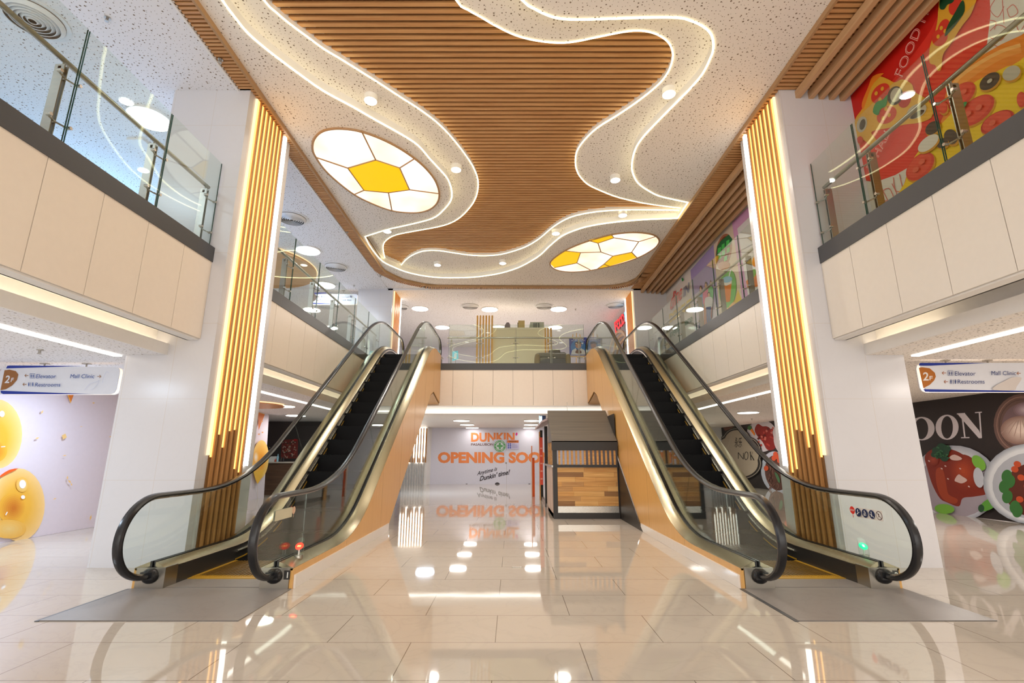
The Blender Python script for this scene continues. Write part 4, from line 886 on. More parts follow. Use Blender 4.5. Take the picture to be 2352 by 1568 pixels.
A.text('DELIGHT', (162, 1245), (372, 1090), 0, K((232, 200, 60)), .05, 0, (0, -82)); A.text('right', (176, 1380), (262, 1315), 0, K((46, 110, 76)), .02, 0, (0, -70)); A.text('here', (280, 1290), (384, 1225), 0, K((46, 110, 76)), .02, 0, (0, -72)); A.text('T', (274, 1412), (300, 1398), 0, K((232, 130, 140)), .04, 0, (0, -66))
A.poly([(285, 850), (280, 820), (292, 815), (300, 840)], lf)
t = thing('wall_print', 'pastel print reading dine IN DELIGHT right here, with cup, basket and people', 'mural', (WX, 12, F2)); A.build('printed_face', t)
# ground floor right: dark food prints
RX = 9.945
A = Art(lambda u, v: px(u, v, RX), (-1, 0, 0)).fr(2050, 800, 3.407)
blk = K((44, 36, 36)); A.poly([(-200, 452), (180, 392), (430, 350), (1400, 210), (1800, 160), (1800, 1520), (1029, 1365), (350, 1285), (-200, 1215)], blk)
offw = K((214, 206, 212))
A.ell(230, 627, 100, 92, offw).ell(226, 628, 54, 82, blk); A.ell(428, 616, 90, 98, offw).ell(428, 617, 46, 88, blk)
def serifN(A, x0, x1, y0, y1, m):
    w = x1 - x0; A.poly([(x0, y0 + 10), (x0 + w * .30, y0 + 6), (x1 - w * .12, y1 - 60), (x1 - w * .01, y1), (x1 - w * .13, y1), (x0 + w * .10, y0 + 34)], m)
    A.line([(x0 + w * .19, y0 + 14), (x0 + w * .31, y1 - 4)], 12, m); A.line([(x1 - w * .10, y0), (x1 - w * .03, y1 - 4)], 12, m)
    A.line([(x0 - 2, y0 + 12), (x0 + w * .32, y0 + 8)], 8, m); A.line([(x1 - w * .28, y0 + 2), (x1 - w * .0, y0 - 2)], 8, m); A.line([(x0 + w * .16, y1 - 4), (x0 + w * .50, y1 - 5)], 8, m)
serifN(A, 508, 702, 500, 702, offw)
A.ell(1010, 590, 215, 235, K((110, 84, 78)), 10); A.ring(1010, 590, 190, 212, 8, K((150, 116, 104)), 10); A.ring(1010, 590, 170, 190, 6, K((86, 64, 60)), 10); A.ell(1020, 600, 160, 170, K((120, 96, 100)), 0)
A.shade(1040, 480, 90, 60, (130, 104, 110), (196, 176, 186), 6); A.shade(1010, 640, 160, 112, (150, 118, 108), (232, 210, 198), 9, 0, -10, 0, .3)
for k in range(7): A.line([(1010 + (k - 3) * 14, 560), (1010 + (k - 3) * 50, 700 - abs(k - 3) * 12)], 5, K((176, 146, 136)), 0)
plate = K((196, 200, 212)); A.shade(500, 1055, 345, 296, (176, 180, 194), (214, 218, 228), 6, 0, 10, 8, .86); A.ell(500, 1075, 296, 244, K((170, 160, 172)), 8)
chk = K((134, 42, 22)); chk2 = K((168, 66, 34)); hl = K((222, 190, 184))
A.poly([(262, 850), (300, 800), (380, 775), (480, 792), (560, 828), (630, 890), (672, 960), (700, 1040), (752, 1100), (745, 1140), (640, 1160), (560, 1172), (530, 1235), (440, 1205), (380, 1170), (320, 1060), (280, 930)], chk, 4)
A.poly([(350, 960), (380, 930), (410, 960), (430, 1050), (450, 1140), (520, 1180), (500, 1215), (430, 1195), (385, 1150), (355, 1060)], chk2, 4); A.shade(575, 975, 120, 150, (136, 44, 23), (184, 74, 38), 8, -10, -20, -20).shade(330, 870, 46, 50, (134, 44, 24), (176, 74, 50), 5)
for L in ([(460, 850), (500, 830), (560, 860), (530, 876), (480, 872)], [(500, 1030), (530, 985), (560, 1000), (600, 1030), (560, 1055), (520, 1045)]): A.poly(L, hl, 3)
for x, y in ((300, 880), (400, 940), (545, 940), (450, 1020), (430, 920), (615, 1080), (690, 1060)): A.ell(x, y, 9, 5, hl, 30)
for x, y, r in ((400, 815, 60), (360, 800, 36), (440, 785, 34), (400, 770, 36), (425, 860, 30), (345, 830, 28)): A.ell(x, y, r, r * .8, K((28, 70, 48)))
for k in range(22): rr = random.Random(k); A.ell(400 + rr.uniform(-60, 60), 812 + rr.uniform(-50, 50), 8, 6, K((52, 104, 66)))
gr = K((122, 184, 66)); A.ell(700, 895, 70, 42, gr, 50); A.ell(430, 1255, 78, 38, gr, 5); A.ell(780, 1220, 80, 40, K((92, 160, 60)), -30); A.ell(720, 1250, 24, 30, K((40, 84, 50)), 0)
A.ell(700, 1010, 40, 80, plate, -10)
A.shade(1120, 1060, 385, 315, (160, 166, 178), (222, 226, 232), 8, 10, 6, 5, .90); A.ell(1140, 1075, 330, 262, K((176, 180, 190)), 5); A.ell(1180, 1110, 280, 220, K((92, 40, 28)), 5)
for x, y in ((925, 1000), (905, 1080), (930, 1160), (950, 1040), (990, 1240), (1010, 1270)): A.ell(x, y, 42, 52, K((56, 112, 54)), 10)
for x, y in ((990, 945), (1010, 905), (1040, 1010), (1030, 1180), (1090, 1080)): A.ell(x, y, 30, 24, K((190, 76, 40)), 20)
t = thing('wall_print', 'dark food print with roast chicken and big letters on the right lower wall', 'mural', (RX, 10, 0)); A.build('printed_face', t)
A = Art(lambda u, v: px(u, v, RX), (-1, 0, 0)).fr(1580, 900, 5.6)
A.poly([(380, 420), (700, 385), (1180, 338), (1260, 330), (1320, 1290), (1000, 1255), (380, 1180)], blk)
A.poly([(425, 425), (640, 408), (560, 470), (480, 500)], K((130, 84, 70)))
A.ell(950, 565, 200, 205, K((206, 200, 206))); A.poly([(860, 480), (900, 410), (960, 440), (1010, 440), (1060, 470), (1100, 560), (1110, 640), (1135, 690), (1100, 740), (1020, 740), (960, 640), (890, 560)], K((140, 34, 30)), 4)
for k in range(26): rr = random.Random(k + 50); A.ell(990 + rr.uniform(-90, 110), 570 + rr.uniform(-120, 130), 16, 12, K(((178, 60, 50), (96, 24, 24), (200, 110, 96))[k % 3]), rr.uniform(0, 90))
A.poly([(800, 480), (830, 470), (870, 540), (860, 560)], org); A.ell(800, 460, 26, 30, K((60, 110, 60)))
A.ell(1230, 590, 120, 200, K((206, 196, 200))); A.ell(1200, 600, 46, 140, K((186, 90, 60)))
A.ell(1140, 1030, 190, 270, K((190, 194, 210)), -10); A.ell(1150, 1040, 150, 230, K((96, 60, 52)), -10)
for k in range(20): rr = random.Random(k + 90); x = 1110 + rr.uniform(-70, 60); y = 1050 + rr.uniform(-120, 160); A.line([(x, y), (x + rr.uniform(-30, 30), y + 40), (x + rr.uniform(-30, 30), y + 90)], 7, K(((140, 100, 88), (70, 42, 38))[k % 2]), 3)
for x, y in ((1120, 850), (1160, 830), (1190, 880), (1220, 930), (1020, 980), (1255, 1190), (1140, 800)): A.ell(x, y, 30, 34, K((216, 86, 50)))
A.poly([(1130, 1030), (1170, 1060), (1200, 1130), (1190, 1170), (1150, 1100)], K((80, 120, 84)), 3)
def cloud(k, m): A.ell(640, 640, 155 * k, 150 * k, m); A.ell(790, 790, 140 * k, 175 * k, m); A.ell(560, 760, 180 * k, 180 * k, m); A.ell(700, 920, 220 * k, 170 * k, m)
cloud(1.22, blk); cloud(1.16, K((190, 176, 160))); cloud(1.12, blk); cloud(1.0, K((196, 178, 158)))
ink = K((36, 32, 30)); A.text('\u6c38\u4e50', (618, 700), (714, 700), 100, ink, .01)
A.text('N', (660, 860), (735, 868), 92, ink, -.01); A.ring(768, 820, 24, 50, 9, ink, 4); A.line([(820, 770), (830, 872)], 12, ink); A.line([(812, 770), (836, 768)], 4, ink); A.line([(820, 873), (842, 874)], 4, ink); A.line([(830, 826), (856, 766)], 4, ink); A.line([(834, 815), (868, 874)], 13, ink); A.line([(856, 876), (878, 877)], 4, ink)
t = thing('wall_print', 'dark restaurant print with a cream cloud emblem seen behind the right escalator', 'mural', (RX, 20, 0)); A.build('printed_face', t)
# left lower wall: balloons
LX = -7.775
gold = K((246, 190, 70)); gold2 = K((238, 164, 50)); gold3 = K((252, 214, 130)); hi = K((250, 244, 238)); wx_ = K((226, 214, 224))
A = Art(lambda u, v: px(u, v, LX), (1, 0, 0)).fr(0, 880, 4.126)
A.poly([(-700, -235), (2548, 300), (2500, 1090), (860, 1365), (250, 1470), (-700, 1680)], wx_)
A.shade(-30, 480, 240, 330, (250, 212, 140), (240, 176, 56), 14, -20, 40, 0, .45).shade(-60, 640, 120, 110, (240, 176, 58), (214, 130, 30), 7); A.ell(10, 290, 24, 30, hi); A.line([(0, 602), (40, 598)], 8, hi)
A.shade(165, 1150, 250, 345, (250, 208, 140), (240, 180, 66), 14, -20, 10, 0, .5).shade(100, 1180, 130, 150, (240, 178, 62), (206, 118, 34), 8, 10, 0, 20).shade(60, 1380, 170, 90, (238, 182, 84), (234, 196, 120), 5); A.shade(190, 960, 60, 70, (246, 190, 84), (250, 226, 180), 9)
A.poly([(-20, 870), (60, 820), (150, 806), (60, 850), (-20, 890)], K((240, 96, 30)), 2); A.ell(188, 955, 32, 40, hi); A.ell(192, 1078, 20, 18, hi); A.line([(26, 1248), (42, 1218)], 10, hi)
A.poly([(615, 95), (680, 95), (646, 184)], K((222, 120, 50))); A.line([(615, 95), (646, 184)], 7, K((250, 180, 60)))
for x, y, w, h, a in ((372, 272, 8, 20, 30), (325, 520, 22, 8, -20), (583, 503, 26, 30, 20), (586, 684, 20, 5, -10), (612, 895, 8, 20, 10), (632, 930, 22, 10, 50), (650, 958, 8, 14, -20), (490, 1094, 18, 6, -20), (832, 1272, 9, 28, 15), (860, 186, 14, 7, 0), (1018, 505, 12, 5, -20), (742, 410, 14, 3, 0)): A.ell(x, y, w, h, K((244, 200, 130)), a, 4)
A.fr(560, 880, 5.6)
A.shade(192, 980, 105, 250, (250, 206, 120), (240, 160, 50), 9, 5, 20, 4, .3).shade(128, 950, 34, 78, (246, 190, 100), (250, 240, 232), 5); A.poly([(95, 1130), (120, 1230), (148, 1296), (200, 1220), (240, 1110)], gold)
A.line([(148, 1290), (146, 1330), (150, 1500)], 5, K((220, 200, 190))); A.poly([(150, 378), (242, 402), (162, 605)], K((222, 120, 50))); A.line([(150, 372), (242, 400)], 6, K((250, 190, 80)))
for x, y in ((205, 490), (165, 655), (212, 630)): A.ell(x, y, 12, 8, K((236, 160, 90)))
t = thing('wall_print', 'pale lilac print of golden balloons and confetti on the left lower wall', 'mural', (LX, 10, 0)); A.build('printed_face', t)

# white hoarding at the far end
HY = 23.38
mb = MB(); mb.box(-3.80, 3.8, HY + .005, 23.399, 0, 2.56, K((222, 220, 232))); t = mb.build('hoarding', loc=(0, 23.39, 0)); setp(t, 'white hoarding with orange OPENING SOON lettering at the far end', 'hoarding')
A = Art(lambda u, v: py(u, v, HY), (0, -1, 0), .0012).fr(1040, 980, 11.2)
oc = K((248, 142, 78)); bc = K((120, 84, 76)); kc = K((44, 36, 46))
def newA(): return Art(lambda u, v: py(u, v, HY), (0, -1, 0), .0012).fr(1040, 980, 11.2)
A.text('DUNKIN', (470, 370), (1592, 370), 222, oc, .04); A.build('lettering', t); A = newA(); A.ell(1640, 186, 26, 42, K((216, 60, 140)), 12); setp(A.build('apostrophe', t), 'pink apostrophe'); A = newA(); A.text('PASALUBONG', (470, 480), (1120, 480), 62, bc, .02); A.build('lettering', t); A = newA()
A.text('OPENING SOON', (-385, 912), (2560, 912), 262, oc, .05); A.build('lettering', t); A = newA()
A.text('Anytime is', (625, 1250), (1140, 1120), 0, kc, .012, .28, (0, -105)); A.build('lettering', t); A = newA(); A.text("Dunkin' time!", (690, 1392), (1470, 1212), 0, kc, .024, .28, (0, -122)); A.build('lettering', t)
for x, w, h in ((165, 30, 14), (356, 44, 40), (808, 40, 26), (1145, 72, 72), (1780, 30, 14), (1970, 46, 42)):
    A = newA(); A.poly([(x + w * math.cos(a), 1500 - h * math.sin(a)) for a in [PI * k / 12 for k in range(13)]], kc); A.build('cut_hole', t)
A = newA()
A.line([(1385, 950), (1385, 1500)], 5, K((180, 170, 160))); A.ell(1372, 930, 22, 22, K((150, 140, 130)))
A.build('door_line', t)
A = Art(lambda u, v: py(u, v, HY - .03), (0, -1, 0), .0012).fr(1040, 980, 11.2)
A.poly([(1050, 325), (1370, 325), (1370, 600), (1300, 655), (1120, 655), (1050, 600)], K((214, 214, 226))); A.ell(1210, 492, 150, 150, K((96, 166, 106))); A.ell(1210, 492, 96, 96, K((222, 224, 230))); A.poly([(1182, 412), (1238, 412), (1238, 572), (1182, 572)], K((96, 166, 106))); A.poly([(1135, 464), (1285, 464), (1285, 520), (1135, 520)], K((96, 166, 106)))
for s_, r0, sg in (('SAFETY FIRST', 118, 1), ('SAFETY FIRST', 124, -1)):
    for i, ch in enumerate(s_):
        if ch == ' ': continue
        a = (i - 5.5) * .185; x = 1210 + r0 * math.sin(a); y = 492 - sg * r0 * math.cos(a); c_, s__ = math.cos(a), math.sin(a) * sg; w = 11
        if sg > 0: A.text(ch, (x - c_ * w, y - s__ * w + 6), (x + c_ * w, y + s__ * w + 6), 0, K((226, 232, 220)), .01, 0, (s__ * 24, -c_ * 24))
        else: A.text(ch, (x - c_ * w, y - s__ * w + 10), (x + c_ * w, y + s__ * w + 10), 0, K((226, 232, 220)), .01, 0, (s__ * 24, -c_ * 24))
A.ell(1090, 492, 10, 10, hi).ell(1332, 492, 10, 10, hi)
t = thing('safety_sticker', 'square sticker with a green ring and green cross on the hoarding', 'sticker', py(1148, 1024, HY)); A.build('printed_face', t)
A = Art(lambda u, v: py(u, v, HY - .03), (0, -1, 0), .0012).fr(1040, 980, 11.2)
A.poly([(1385, 335), (1705, 335), (1705, 575), (1385, 575)], K((206, 200, 228))); A.poly([(1397, 345), (1693, 345), (1693, 410), (1397, 410)], K((214, 120, 60))); A.text('WARNING', (1450, 395), (1682, 395), 34, K((90, 40, 20)), .02)
for i in range(3):
    for j in range(2): A.ell(1430 + j * 52, 440 + i * 48, 20, 20, K((70, 90, 180)))
for i in range(4): A.line([(1525, 438 + i * 30), (1525 + (80, 130, 150, 140)[i], 438 + i * 30)], 9, K((150, 140, 190)))
t = thing('warning_sticker', 'small orange-topped WARNING notice on the hoarding', 'sticker', py(1178, 1020, HY)); A.build('printed_face', t)

# ================================================================ GROUND-FLOOR KIOSK
m_kblk = plain('kiosk_black', (.022, .018, .016), .45); m_hood = wood('hood_board', (.075, .058, .04), (.115, .09, .065), 0, .5, .5)
m_pale = wood('pale_veneer', (.60, .44, .34), (.68, .52, .42), 2, .5)
KX0, KX1, KY = .88, 2.275, 10.75
t = thing('kiosk', 'black-framed food kiosk with a sloping metal hood and reclaimed-wood front', 'kiosk', (1.55, KY, 0))
mb = MB(); mb.box(KX0, KX1, KY, KY + .12, 0, .12, m_kblk); mb.box(KX0, KX0 + .09, KY, KY + .12, .12, 1.5, m_kblk); mb.box(KX1 - .02, KX1, KY, KY + .12, .12, 1.5, m_kblk)
mb.box(KX0, KX1, KY - .03, KY + .30, 1.045, 1.10, m_kblk); mb.box(KX0 - .02, KX1, KY - .03, KY + .06, 1.40, 1.60, m_kblk)
mb.box(KX0, KX1, KY + .12, KY + 1.6, 0, .10, m_kblk); mb.box(KX0, KX0 + .06, KY + .12, 15.7, 0, .10, m_steel2); mb.build('frame', t)
pw = [wood('reclaimed_%d' % i, c1, c2, 0, .5, 1.3) for i, (c1, c2) in enumerate((((.52, .24, .06), (.74, .42, .14)), ((.60, .32, .09), (.80, .48, .18)), ((.22, .10, .03), (.34, .17, .06)), ((.42, .20, .06), (.62, .36, .14))))]
mb = MB(); rnd = random.Random(11); z = .255
while z < 1.03:
    x = KX0 + .09 - rnd.uniform(0, .4); h = .0985
    while x < KX1 - .02:
        w_ = rnd.uniform(.28, .75); mb.box(max(x, KX0 + .09) + .001, min(x + w_, KX1 - .02) - .001, KY + .012, KY + .03 + rnd.uniform(0, .004), z + .001, min(z + h, 1.045) - .001, pw[rnd.choice((0, 0, 0, 1, 1, 3, 3, 2))]); x += w_
    z += h
mb.build('wood_front', t); mb = MB(); mb.box(KX0 + .09, KX1 - .02, KY + .015, KY + .03, .12, .25, m_steel); mb.build('kick_plate', t)
for i in range(14):
    x = 1.0 + i * .092; mb = MB(); mb.box(x, x + .042, KY + .02, KY + .05, 1.10, 1.40, pw[0]); mb.build('slat', t)
mb = MB(); mb.prism([(KX0 - .02, KY - .03, 1.60), (KX0 - .02, KY - .03, 1.58), (KX0 - .02, KY + 1.15, 2.33), (KX0 - .02, KY + 1.15, 2.36)], (KX1 - KX0 + .02, 0, 0), m_hood)
mb.prism([(KX0 - .015, KY - .02, 1.58), (KX0 - .015, KY + 1.15, 2.34), (KX0 - .015, KY + 1.15, 1.58)], (.02, 0, 0), m_hood); mb.build('hood', t)
for j, (ya, yb) in enumerate(((10.9, 11.55), (11.6, 12.6))): mb = MB(); mb.box(KX0 - .008, KX0 + .012, ya, yb, .10, 1.045, m_pale); mb.build('side_panel', t)
mb = MB(); mb.box(KX0 - .03, KX0 + .25, 10.75, 12.9, 1.045, 1.09, m_steel2); mb.build('side_ledge', t)
for i in range(6): mb = MB(); mb.box(KX0, KX0 + .03, 10.95 + i * .24, 11.02 + i * .24, 1.09, 1.75, pw[0]); mb.build('slat', t)
for y in (13.1, 15.2): mb = MB(); mb.box(KX0 - .02, KX0 + .06, y, y + .12, 0, 2.05, m_kblk); mb.build('post', t)
mb = MB(); mb.box(KX0 - .05, KX0 - .02, 15.1, 15.3, 0, 2.0, pw[0]); mb.build('corner_board', t)
mb = MB(); mb.prism([(KX0 - .16, 11.9, 2.12), (KX0 + .4, 11.9, 2.35), (KX0 + .4, 11.9, 2.30), (KX0 - .16, 11.9, 2.07)], (0, 3.6, 0), K((196, 176, 178))); mb.build('side_awning', t)
mb = MB(); mb.box(2.262, 2.275, 10.9, 15.6, 0, 2.2, m_kblk); mb.box(KX0 + .1, 2.26, 12.3, 12.4, .1, .9, m_kblk); mb.build('rear_panel', t)
mb = MB(); mb.prism([(2.278, 8.98, 0), (2.278, 9.3, .16), (2.278, 11.4, 1.62), (2.278, 11.4, 0)], (.012, 0, 0), m_kblk); setp(mb.build('screen_wall', loc=(2.28, 10, 0)), 'plain black screen closing the gap under the right escalator', 'screen')
mb = MB(); mb.box(.83, .92, 14.9, 14.96, .45, 1.82, K((240, 88, 66))); o = setp(mb.build('banner', loc=(.87, 14.93, .45)), 'narrow red-orange upright banner on the kiosk side', 'banner')
for i in range(5): mb = MB(); mb.box(.845, .905, 14.89, 14.9, .6 + i * .22, .64 + i * .22, K((250, 170, 150))); setp(mb.build('mark', o), 'pale mark')
mb = MB(); mb.box(.80, .98, 14.2, 14.3, 2.18, 2.42, K((20, 40, 80))); o = setp(mb.build('lit_sign', loc=(.88, 14.25, 2.2)), 'small blue glowing sign on top of the kiosk side', 'sign')
mb = MB(); mb.box(.79, .80, 14.2, 14.3, 2.19, 2.41, emit('blue_glow', (.35, .75, 1), 3)); mb.box(.81, .87, 14.19, 14.2, 2.2, 2.4, emit('cyan_glow', (.5, .85, 1), 2)); mb.build('lit_face', o)
mb = MB(); mb.box(.66, .74, 16.4, 16.5, 0, 1.22, K((226, 90, 20))); mb.box(.63, .66, 16.4, 16.46, 0, 1.22, K((235, 205, 190))); mb.box(.64, .67, 16.5, 16.54, 1.22, 1.6, K((236, 130, 50))); setp(mb.build('display_stand', loc=(.69, 16.45, 0)), 'slim orange upright stand beside the kiosk, before the hoarding', 'stand')
mb = MB(); mb.box(1.35, 1.36, 12.0, 12.01, 2.34, 2.57, m_steel2); mb.box(1.3, 1.41, 11.98, 12.03, 2.30, 2.34, m_steel2); setp(mb.build('hood_hanger', loc=(1.35, 12, 2.3)), 'thin metal rod hanging from the ceiling to the kiosk hood', 'rod')
mb = MB(); mb.box(.0, .115, 6.20, 6.27, 0, .006, m_steel2)
for i in range(4): mb.box(.012 + i * .026, .03 + i * .026, 6.215, 6.255, .006, .008, m_plinth)
setp(mb.build('floor_outlet', loc=(.05, 6.23, 0)), 'small metal floor outlet plate in the marble', 'floor plate')

# ================================================================ DISTANT LEFT SHOP
t = thing('shop_counter', 'dark wooden counter with a pale top before the dark shop wall', 'counter', (-8.3, 17, 0))
mb = MB(); mb.box(-9.4, -7.0, 17.0, 17.6, 0, 1.04, wood('counter_wood', (.08, .035, .02), (.14, .07, .04), 0)); mb.build('body', t); mb = MB(); mb.box(-9.45, -6.95, 16.95, 17.65, 1.04, 1.08, K((200, 188, 180))); mb.build('top', t)
mb = MB(); mb.box(-8.9, -8.86, 16.985, 17.0, 0, 1.04, m_kblk); mb.build('trim_strip', t)
def cnt(u, v): return py(u, v, 17.2)
p = cnt(620, 1066); mb = MB(); mb.box(p[0] - .18, p[0] + .16, 17.1, 17.4, 1.08, 1.26, K((225, 225, 228))); setp(mb.build('box', loc=(p[0], 17.2, 1.08)), 'white box on the dark shop counter', 'box')
for u, h, c, lab in ((638, .26, (150, 200, 226), 'clear blue water bottle on the dark shop counter'), (646, .16, (60, 50, 50), 'small dark bottle beside the blue one on the counter'), (634, .10, (200, 80, 60), 'small red jar between the white box and the blue bottle'), (651, .18, (40, 30, 34), 'dark bottle nearest the escalator on the counter')):
    p = cnt(u, 1066); mb = MB(); mb.lathe((p[0], 17.15, 1.08), [(.035, 0), (.035, h * .6), (.014, h * .82), (.014, h)], K(c), 12); setp(mb.build('bottle', loc=(p[0], 17.15, 1.08), smooth=True), lab, 'bottle', None)
A = Art(lambda u, v: py(u, v, 18.99), (0, -1, 0)).fr(560, 880, 5.6)
A.poly([(490, 725), (700, 718), (690, 965), (475, 968)], K((150, 60, 56)))
for k in range(90): rr = random.Random(k); A.ell(rr.uniform(500, 680), rr.uniform(735, 955), rr.uniform(6, 13), rr.uniform(5, 10), K(((206, 90, 76), (224, 170, 150), (120, 44, 44), (90, 70, 60), (236, 206, 190))[k % 5]), rr.uniform(0, 90))
A.ell(672, 728, 24, 12, K((220, 40, 46)))
t = thing('menu_picture', 'pizza picture on the dark shop wall behind the left escalator', 'picture', py(665, 1030, 18.99)); A.build('printed_face', t)
A = Art(lambda u, v: py(u, v, 18.985), (0, -1, 0)).fr(560, 880, 5.6)
A.ring(345, 890, 32, 34, 7, K((226, 220, 220))).ring(270, 880, 34, 40, 7, K((226, 220, 220))); A.text('aces', (262, 965), (362, 965), 24, K((236, 150, 90)), .02); A.line([(325, 820), (340, 830)], 5, K((220, 214, 214)))
t = thing('shop_lettering', 'white round letters over orange letters on the dark shop wall', 'lettering', py(620, 1045, 18.985)); A.build('printed_face', t)

# ================================================================ UPPER FLOOR BEYOND THE BRIDGE
def slats(label, xs, w, z1, y):
    t = thing('slatted_screen', label, 'screen', (xs[0], y, F2))
    for x in xs: mb = MB(); mb.box(x, x + w, y, y + .06, F2, z1, m_woodo); mb.build('board', t)
slats('freestanding screen of six upright wooden boards behind the bridge balustrade, left of the cream counter', [-1.24 + i * .103 for i in range(6)], .058, 6.08, 16.4)
slats('screen of three upright wooden boards at the right end of the cream counter', [1.13, 1.225, 1.33], .062, 5.63, 16.4)
t = thing('cream_counter', 'long plain cream counter stall behind the bridge balustrade', 'counter', (.2, 16.5, F2))
mb = MB(); mb.box(-.68, 1.12, 16.5, 17.4, F2, 5.60, K((232, 222, 190))); mb.build('body', t); mb = MB(); mb.box(-.70, 1.13, 16.48, 17.42, 5.60, 5.66, K((236, 228, 204))); mb.build('top', t)
mb = MB(); mb.prism([(-.28 + x, 16.6, 5.66 + z) for x, z in ((0, 0), (.22, 0), (.215, .14), (.17, .22), (.09, .22), (.04, .14))], (0, .2, 0), K((120, 112, 116))); o = mb.build('bread_bin', loc=(-.17, 16.7, 5.66)); setp(o, 'small grey hooded bin on the cream counter', 'bin')
mb = MB(); mb.box(.22, .45, 16.6, 16.8, 5.66, 5.95, K((188, 166, 106))); o = setp(mb.build('storage_box', loc=(.33, 16.7, 5.66)), 'upright golden-beige box on the cream counter', 'box'); mb = MB(); mb.box(.195, .22, 16.62, 16.78, 5.66, 5.88, K((110, 100, 80))); mb.build('side_handle', o)
t = thing('menu_board', 'grey-green panel with dark bars standing on the cream counter', 'board', (.85, 16.7, 5.66)); mb = MB(); mb.prism([(.60, 16.62, 5.66), (1.14, 16.62, 5.66), (1.14, 16.70, 5.92), (.65, 16.70, 5.92)], (0, .02, 0), K((168, 176, 160))); mb.build('board', t)
mb = MB(); mb.box(.76, .80, 16.61, 16.63, 5.7, 5.86, K((100, 108, 104))); mb.build('bar', t); mb = MB(); mb.box(.83, .88, 16.61, 16.63, 5.7, 5.86, K((100, 108, 104))); mb.build('bar', t); mb = MB(); mb.box(.92, .97, 16.61, 16.63, 5.7, 5.86, K((100, 108, 104))); mb.build('bar', t)
# covered seat heap
cov = [K((104, 96, 80), .6), K((84, 76, 66), .6), K((120, 98, 56), .6), K((64, 58, 58), .6)]
t = thing('covered_armchair', 'low armchair heap under dark olive covers behind the bridge glass', 'armchair', (1.30, 15.6, F2))
def blob(c, r, m, e=.55, n=16):
    mbx = MB(); R = []
    for j in range(0, 13):
        a = -PI / 2 + PI * j / 12; ca = abs(math.cos(a)) ** e; sa = math.copysign(abs(math.sin(a)) ** e, a); ring = []
        for k in range(n * 2):
            b = 2 * PI * k / (n * 2); cb = math.copysign(abs(math.cos(b)) ** e, math.cos(b)); sb = math.copysign(abs(math.sin(b)) ** e, math.sin(b))
            ring.append((c[0] + r[0] * max(ca, .02) * cb, c[1] + r[1] * max(ca, .02) * sb, c[2] + r[2] * sa))
        R.append(ring)
    mbx.loft(R, m); return mbx
for nm, c, r, m in (('seat', (1.32, 15.6, F2 + .15), (.56, .35, .145), cov[3]), ('cushion', (1.10, 15.55, F2 + .36), (.36, .30, .10), cov[0]), ('cushion', (1.55, 15.58, F2 + .33), (.34, .30, .12), cov[1]), ('armrest', (.82, 15.5, F2 + .22), (.09, .32, .20), cov[2]), ('armrest', (1.80, 15.5, F2 + .20), (.09, .32, .22), cov[2]), ('folded_cover', (1.40, 15.7, F2 + .50), (.20, .2, .12), cov[1]), ('folded_cover', (1.62, 15.72, F2 + .44), (.16, .2, .09), cov[3]), ('folded_cover', (1.15, 15.35, F2 + .22), (.30, .08, .08), cov[0])):
    blob(c, r, m).build(nm, t, smooth=True)
# poster on easel
EY = 15.9
t = thing('easel', 'pale wooden three-legged easel behind the bridge glass', 'easel', (2.1, EY, F2)); ew = K((222, 178, 116))
for a, b in (((1.88, EY + .05, F2), (2.07, EY + .10, 5.30)), ((2.50, EY + .05, F2), (2.30, EY + .10, 5.30)), ((2.19, EY + .45, F2), (2.19, EY + .12, 5.35))): mb = MB(); mb.tube([a, b], .016, ew, 6); mb.build('leg', t)
mb = MB(); mb.box(1.90, 2.48, EY + .0, EY + .06, 4.50, 4.53, ew); mb.build('ledge', t); mb = MB(); mb.box(1.93, 2.45, EY + .06, EY + .08, 4.28, 4.30, ew); mb.build('crossbar', t)
t = thing('poster', 'blue poster of a person in white uniform and cap, standing on the easel', 'poster', (2.2, EY - .02, 4.53))
q = lambda u, v: (1.92 + u * .60, EY - .02 + 0 * v, 4.54 + v * .62)
A = Art(q, (0, -1, 0)); A.poly([(0, 0), (1, 0), (1, 1), (0, 1)], K((64, 78, 168))); A.ell(.5, .45, .42, .40, K((70, 130, 206))); A.poly([(.08, .04), (.15, .28), (.36, .40), (.5, .30), (.64, .40), (.85, .28), (.92, .04)], K((222, 222, 232))); A.poly([(.36, .40), (.5, .12), (.64, .40), (.5, .3)], K((40, 48, 90)))
A.ell(.5, .55, .16, .17, K((190, 140, 120))); A.poly([(.30, .60), (.34, .74), (.5, .78), (.66, .74), (.70, .60), (.5, .66)], K((60, 50, 70))); A.poly([(.34, .12), (.66, .12), (.62, .28), (.38, .28)], K((120, 80, 70)), 2)
A.text('HIRING', (.24, .88), (.80, .88), -.09, K((232, 232, 242)), .05, 0, (0, .08)); A.text('CREW', (.12, .79), (.90, .79), 0, K((190, 200, 232)), .03, 0, (0, .06)); A.build('printed_face', t); mb = MB(); mb.box(1.92, 2.52, EY - .019, EY - .005, 4.54, 5.16, K((230, 230, 235))); mb.build('board', t)
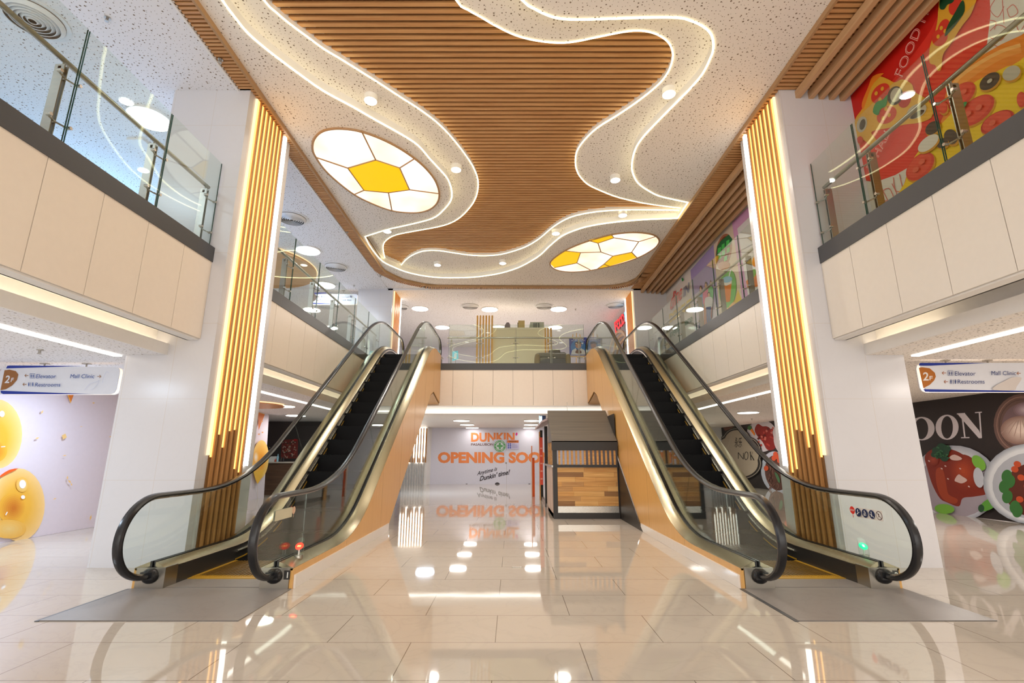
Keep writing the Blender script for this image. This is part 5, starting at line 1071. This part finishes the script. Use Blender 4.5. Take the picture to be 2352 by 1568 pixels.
# cyan icon sticker & red letters of the food hall
mb = MB(); p0 = py(1040, 830, 17.5); mb.prism([py(u, v, 17.5) for u, v in ((1039, 829), (1053, 824), (1052, 805), (1039, 807))], (0, .02, 0), K((110, 206, 236))); mb.prism([(x, 17.495, z) for x, _, z in [py(u, v, 17.5) for u, v in ((1043, 824), (1049, 822), (1049, 810), (1043, 812))]], (0, .004, 0), K((200, 226, 236))); mb.box(p0[0] + .09, p0[0] + .11, 17.51, 17.53, F2, p0[2] + .1, m_steel2); mb.box(p0[0] + .02, p0[0] + .18, 17.45, 17.6, F2, F2 + .015, m_steel2); setp(mb.build('notice_stand', loc=p0), 'small cyan square notice on a thin stand low behind the bridge glass, left', 'notice')
FX = 4.12
A = Art(lambda u, v: px(u, v, FX), (-1, 0, 0)).fr(1300, 700, 5.2265)
rg = emit('red_letters', (1, .02, .03), 1.3); bg = emit('blue_letters', (.1, .55, 1), 2.0)
t = thing('lit_letters', 'glowing red FOOD and blue HALL letters on the upper storefront at the right', 'sign', (FX, 18, 6.2))
for s_, xa, xb, yb, hh, m in (('F', 592, 622, 330, 120, rg), ('O', 618, 652, 300, 118, rg), ('O', 646, 682, 270, 116, rg), ('D', 676, 706, 235, 116, rg), ('H', 712, 738, 200, 112, bg), ('A', 740, 766, 178, 110, bg), ('L', 770, 792, 150, 108, bg), ('L', 796, 818, 128, 106, bg)):
    A2 = Art(lambda u, v: px(u, v, FX), (-1, 0, 0)).fr(1300, 700, 5.2265); A2.text(s_, (xa, yb), (xb, yb - 28), 0, m, .03, 0, (-14, -hh)); vs = A2.mb.v; fs = A2.mb.f; mb = MB()
    n_ = len(vs); mb.add(vs, fs, m); mb.add([(x + .05, y, z) for x, y, z in vs], fs, m_black); mb.build('letter', t, recalc=False)
m_rib = wood('rib_wood', (.40, .26, .16), (.55, .38, .26), 1)
t = thing('storefront_arch', 'curved ribbed wooden arch of the food hall entrance below the red letters', 'storefront', (4.6, 18.6, F2))
for i in range(7):
    x = 4.18 + i * .13; pts = []
    for k in range(0, 15): a = PI * k / 14; pts.append((x, 18.9 - (1.9 - i * .12) * math.cos(a), F2 + .6 + (1.32 - i * .13) * math.sin(a) ** .8))
    pts = [(x, 17.0 + i * .12, F2)] + pts + [(x, 20.8 - i * .12, F2)]
    rings = [[(x - .03, p[1], p[2]), (x + .03, p[1], p[2]), (x + .03, p[1] + .0, p[2] + .11), (x - .03, p[1], p[2] + .11)] for p in pts]
    mb = MB(); mb.loft(rings, m_rib); mb.build('rib', t)
mb = MB(); mb.box(5.15, 5.2, 16.4, 23, F2, 5.5, K((176, 172, 214))); mb.build('lit_wall', t)
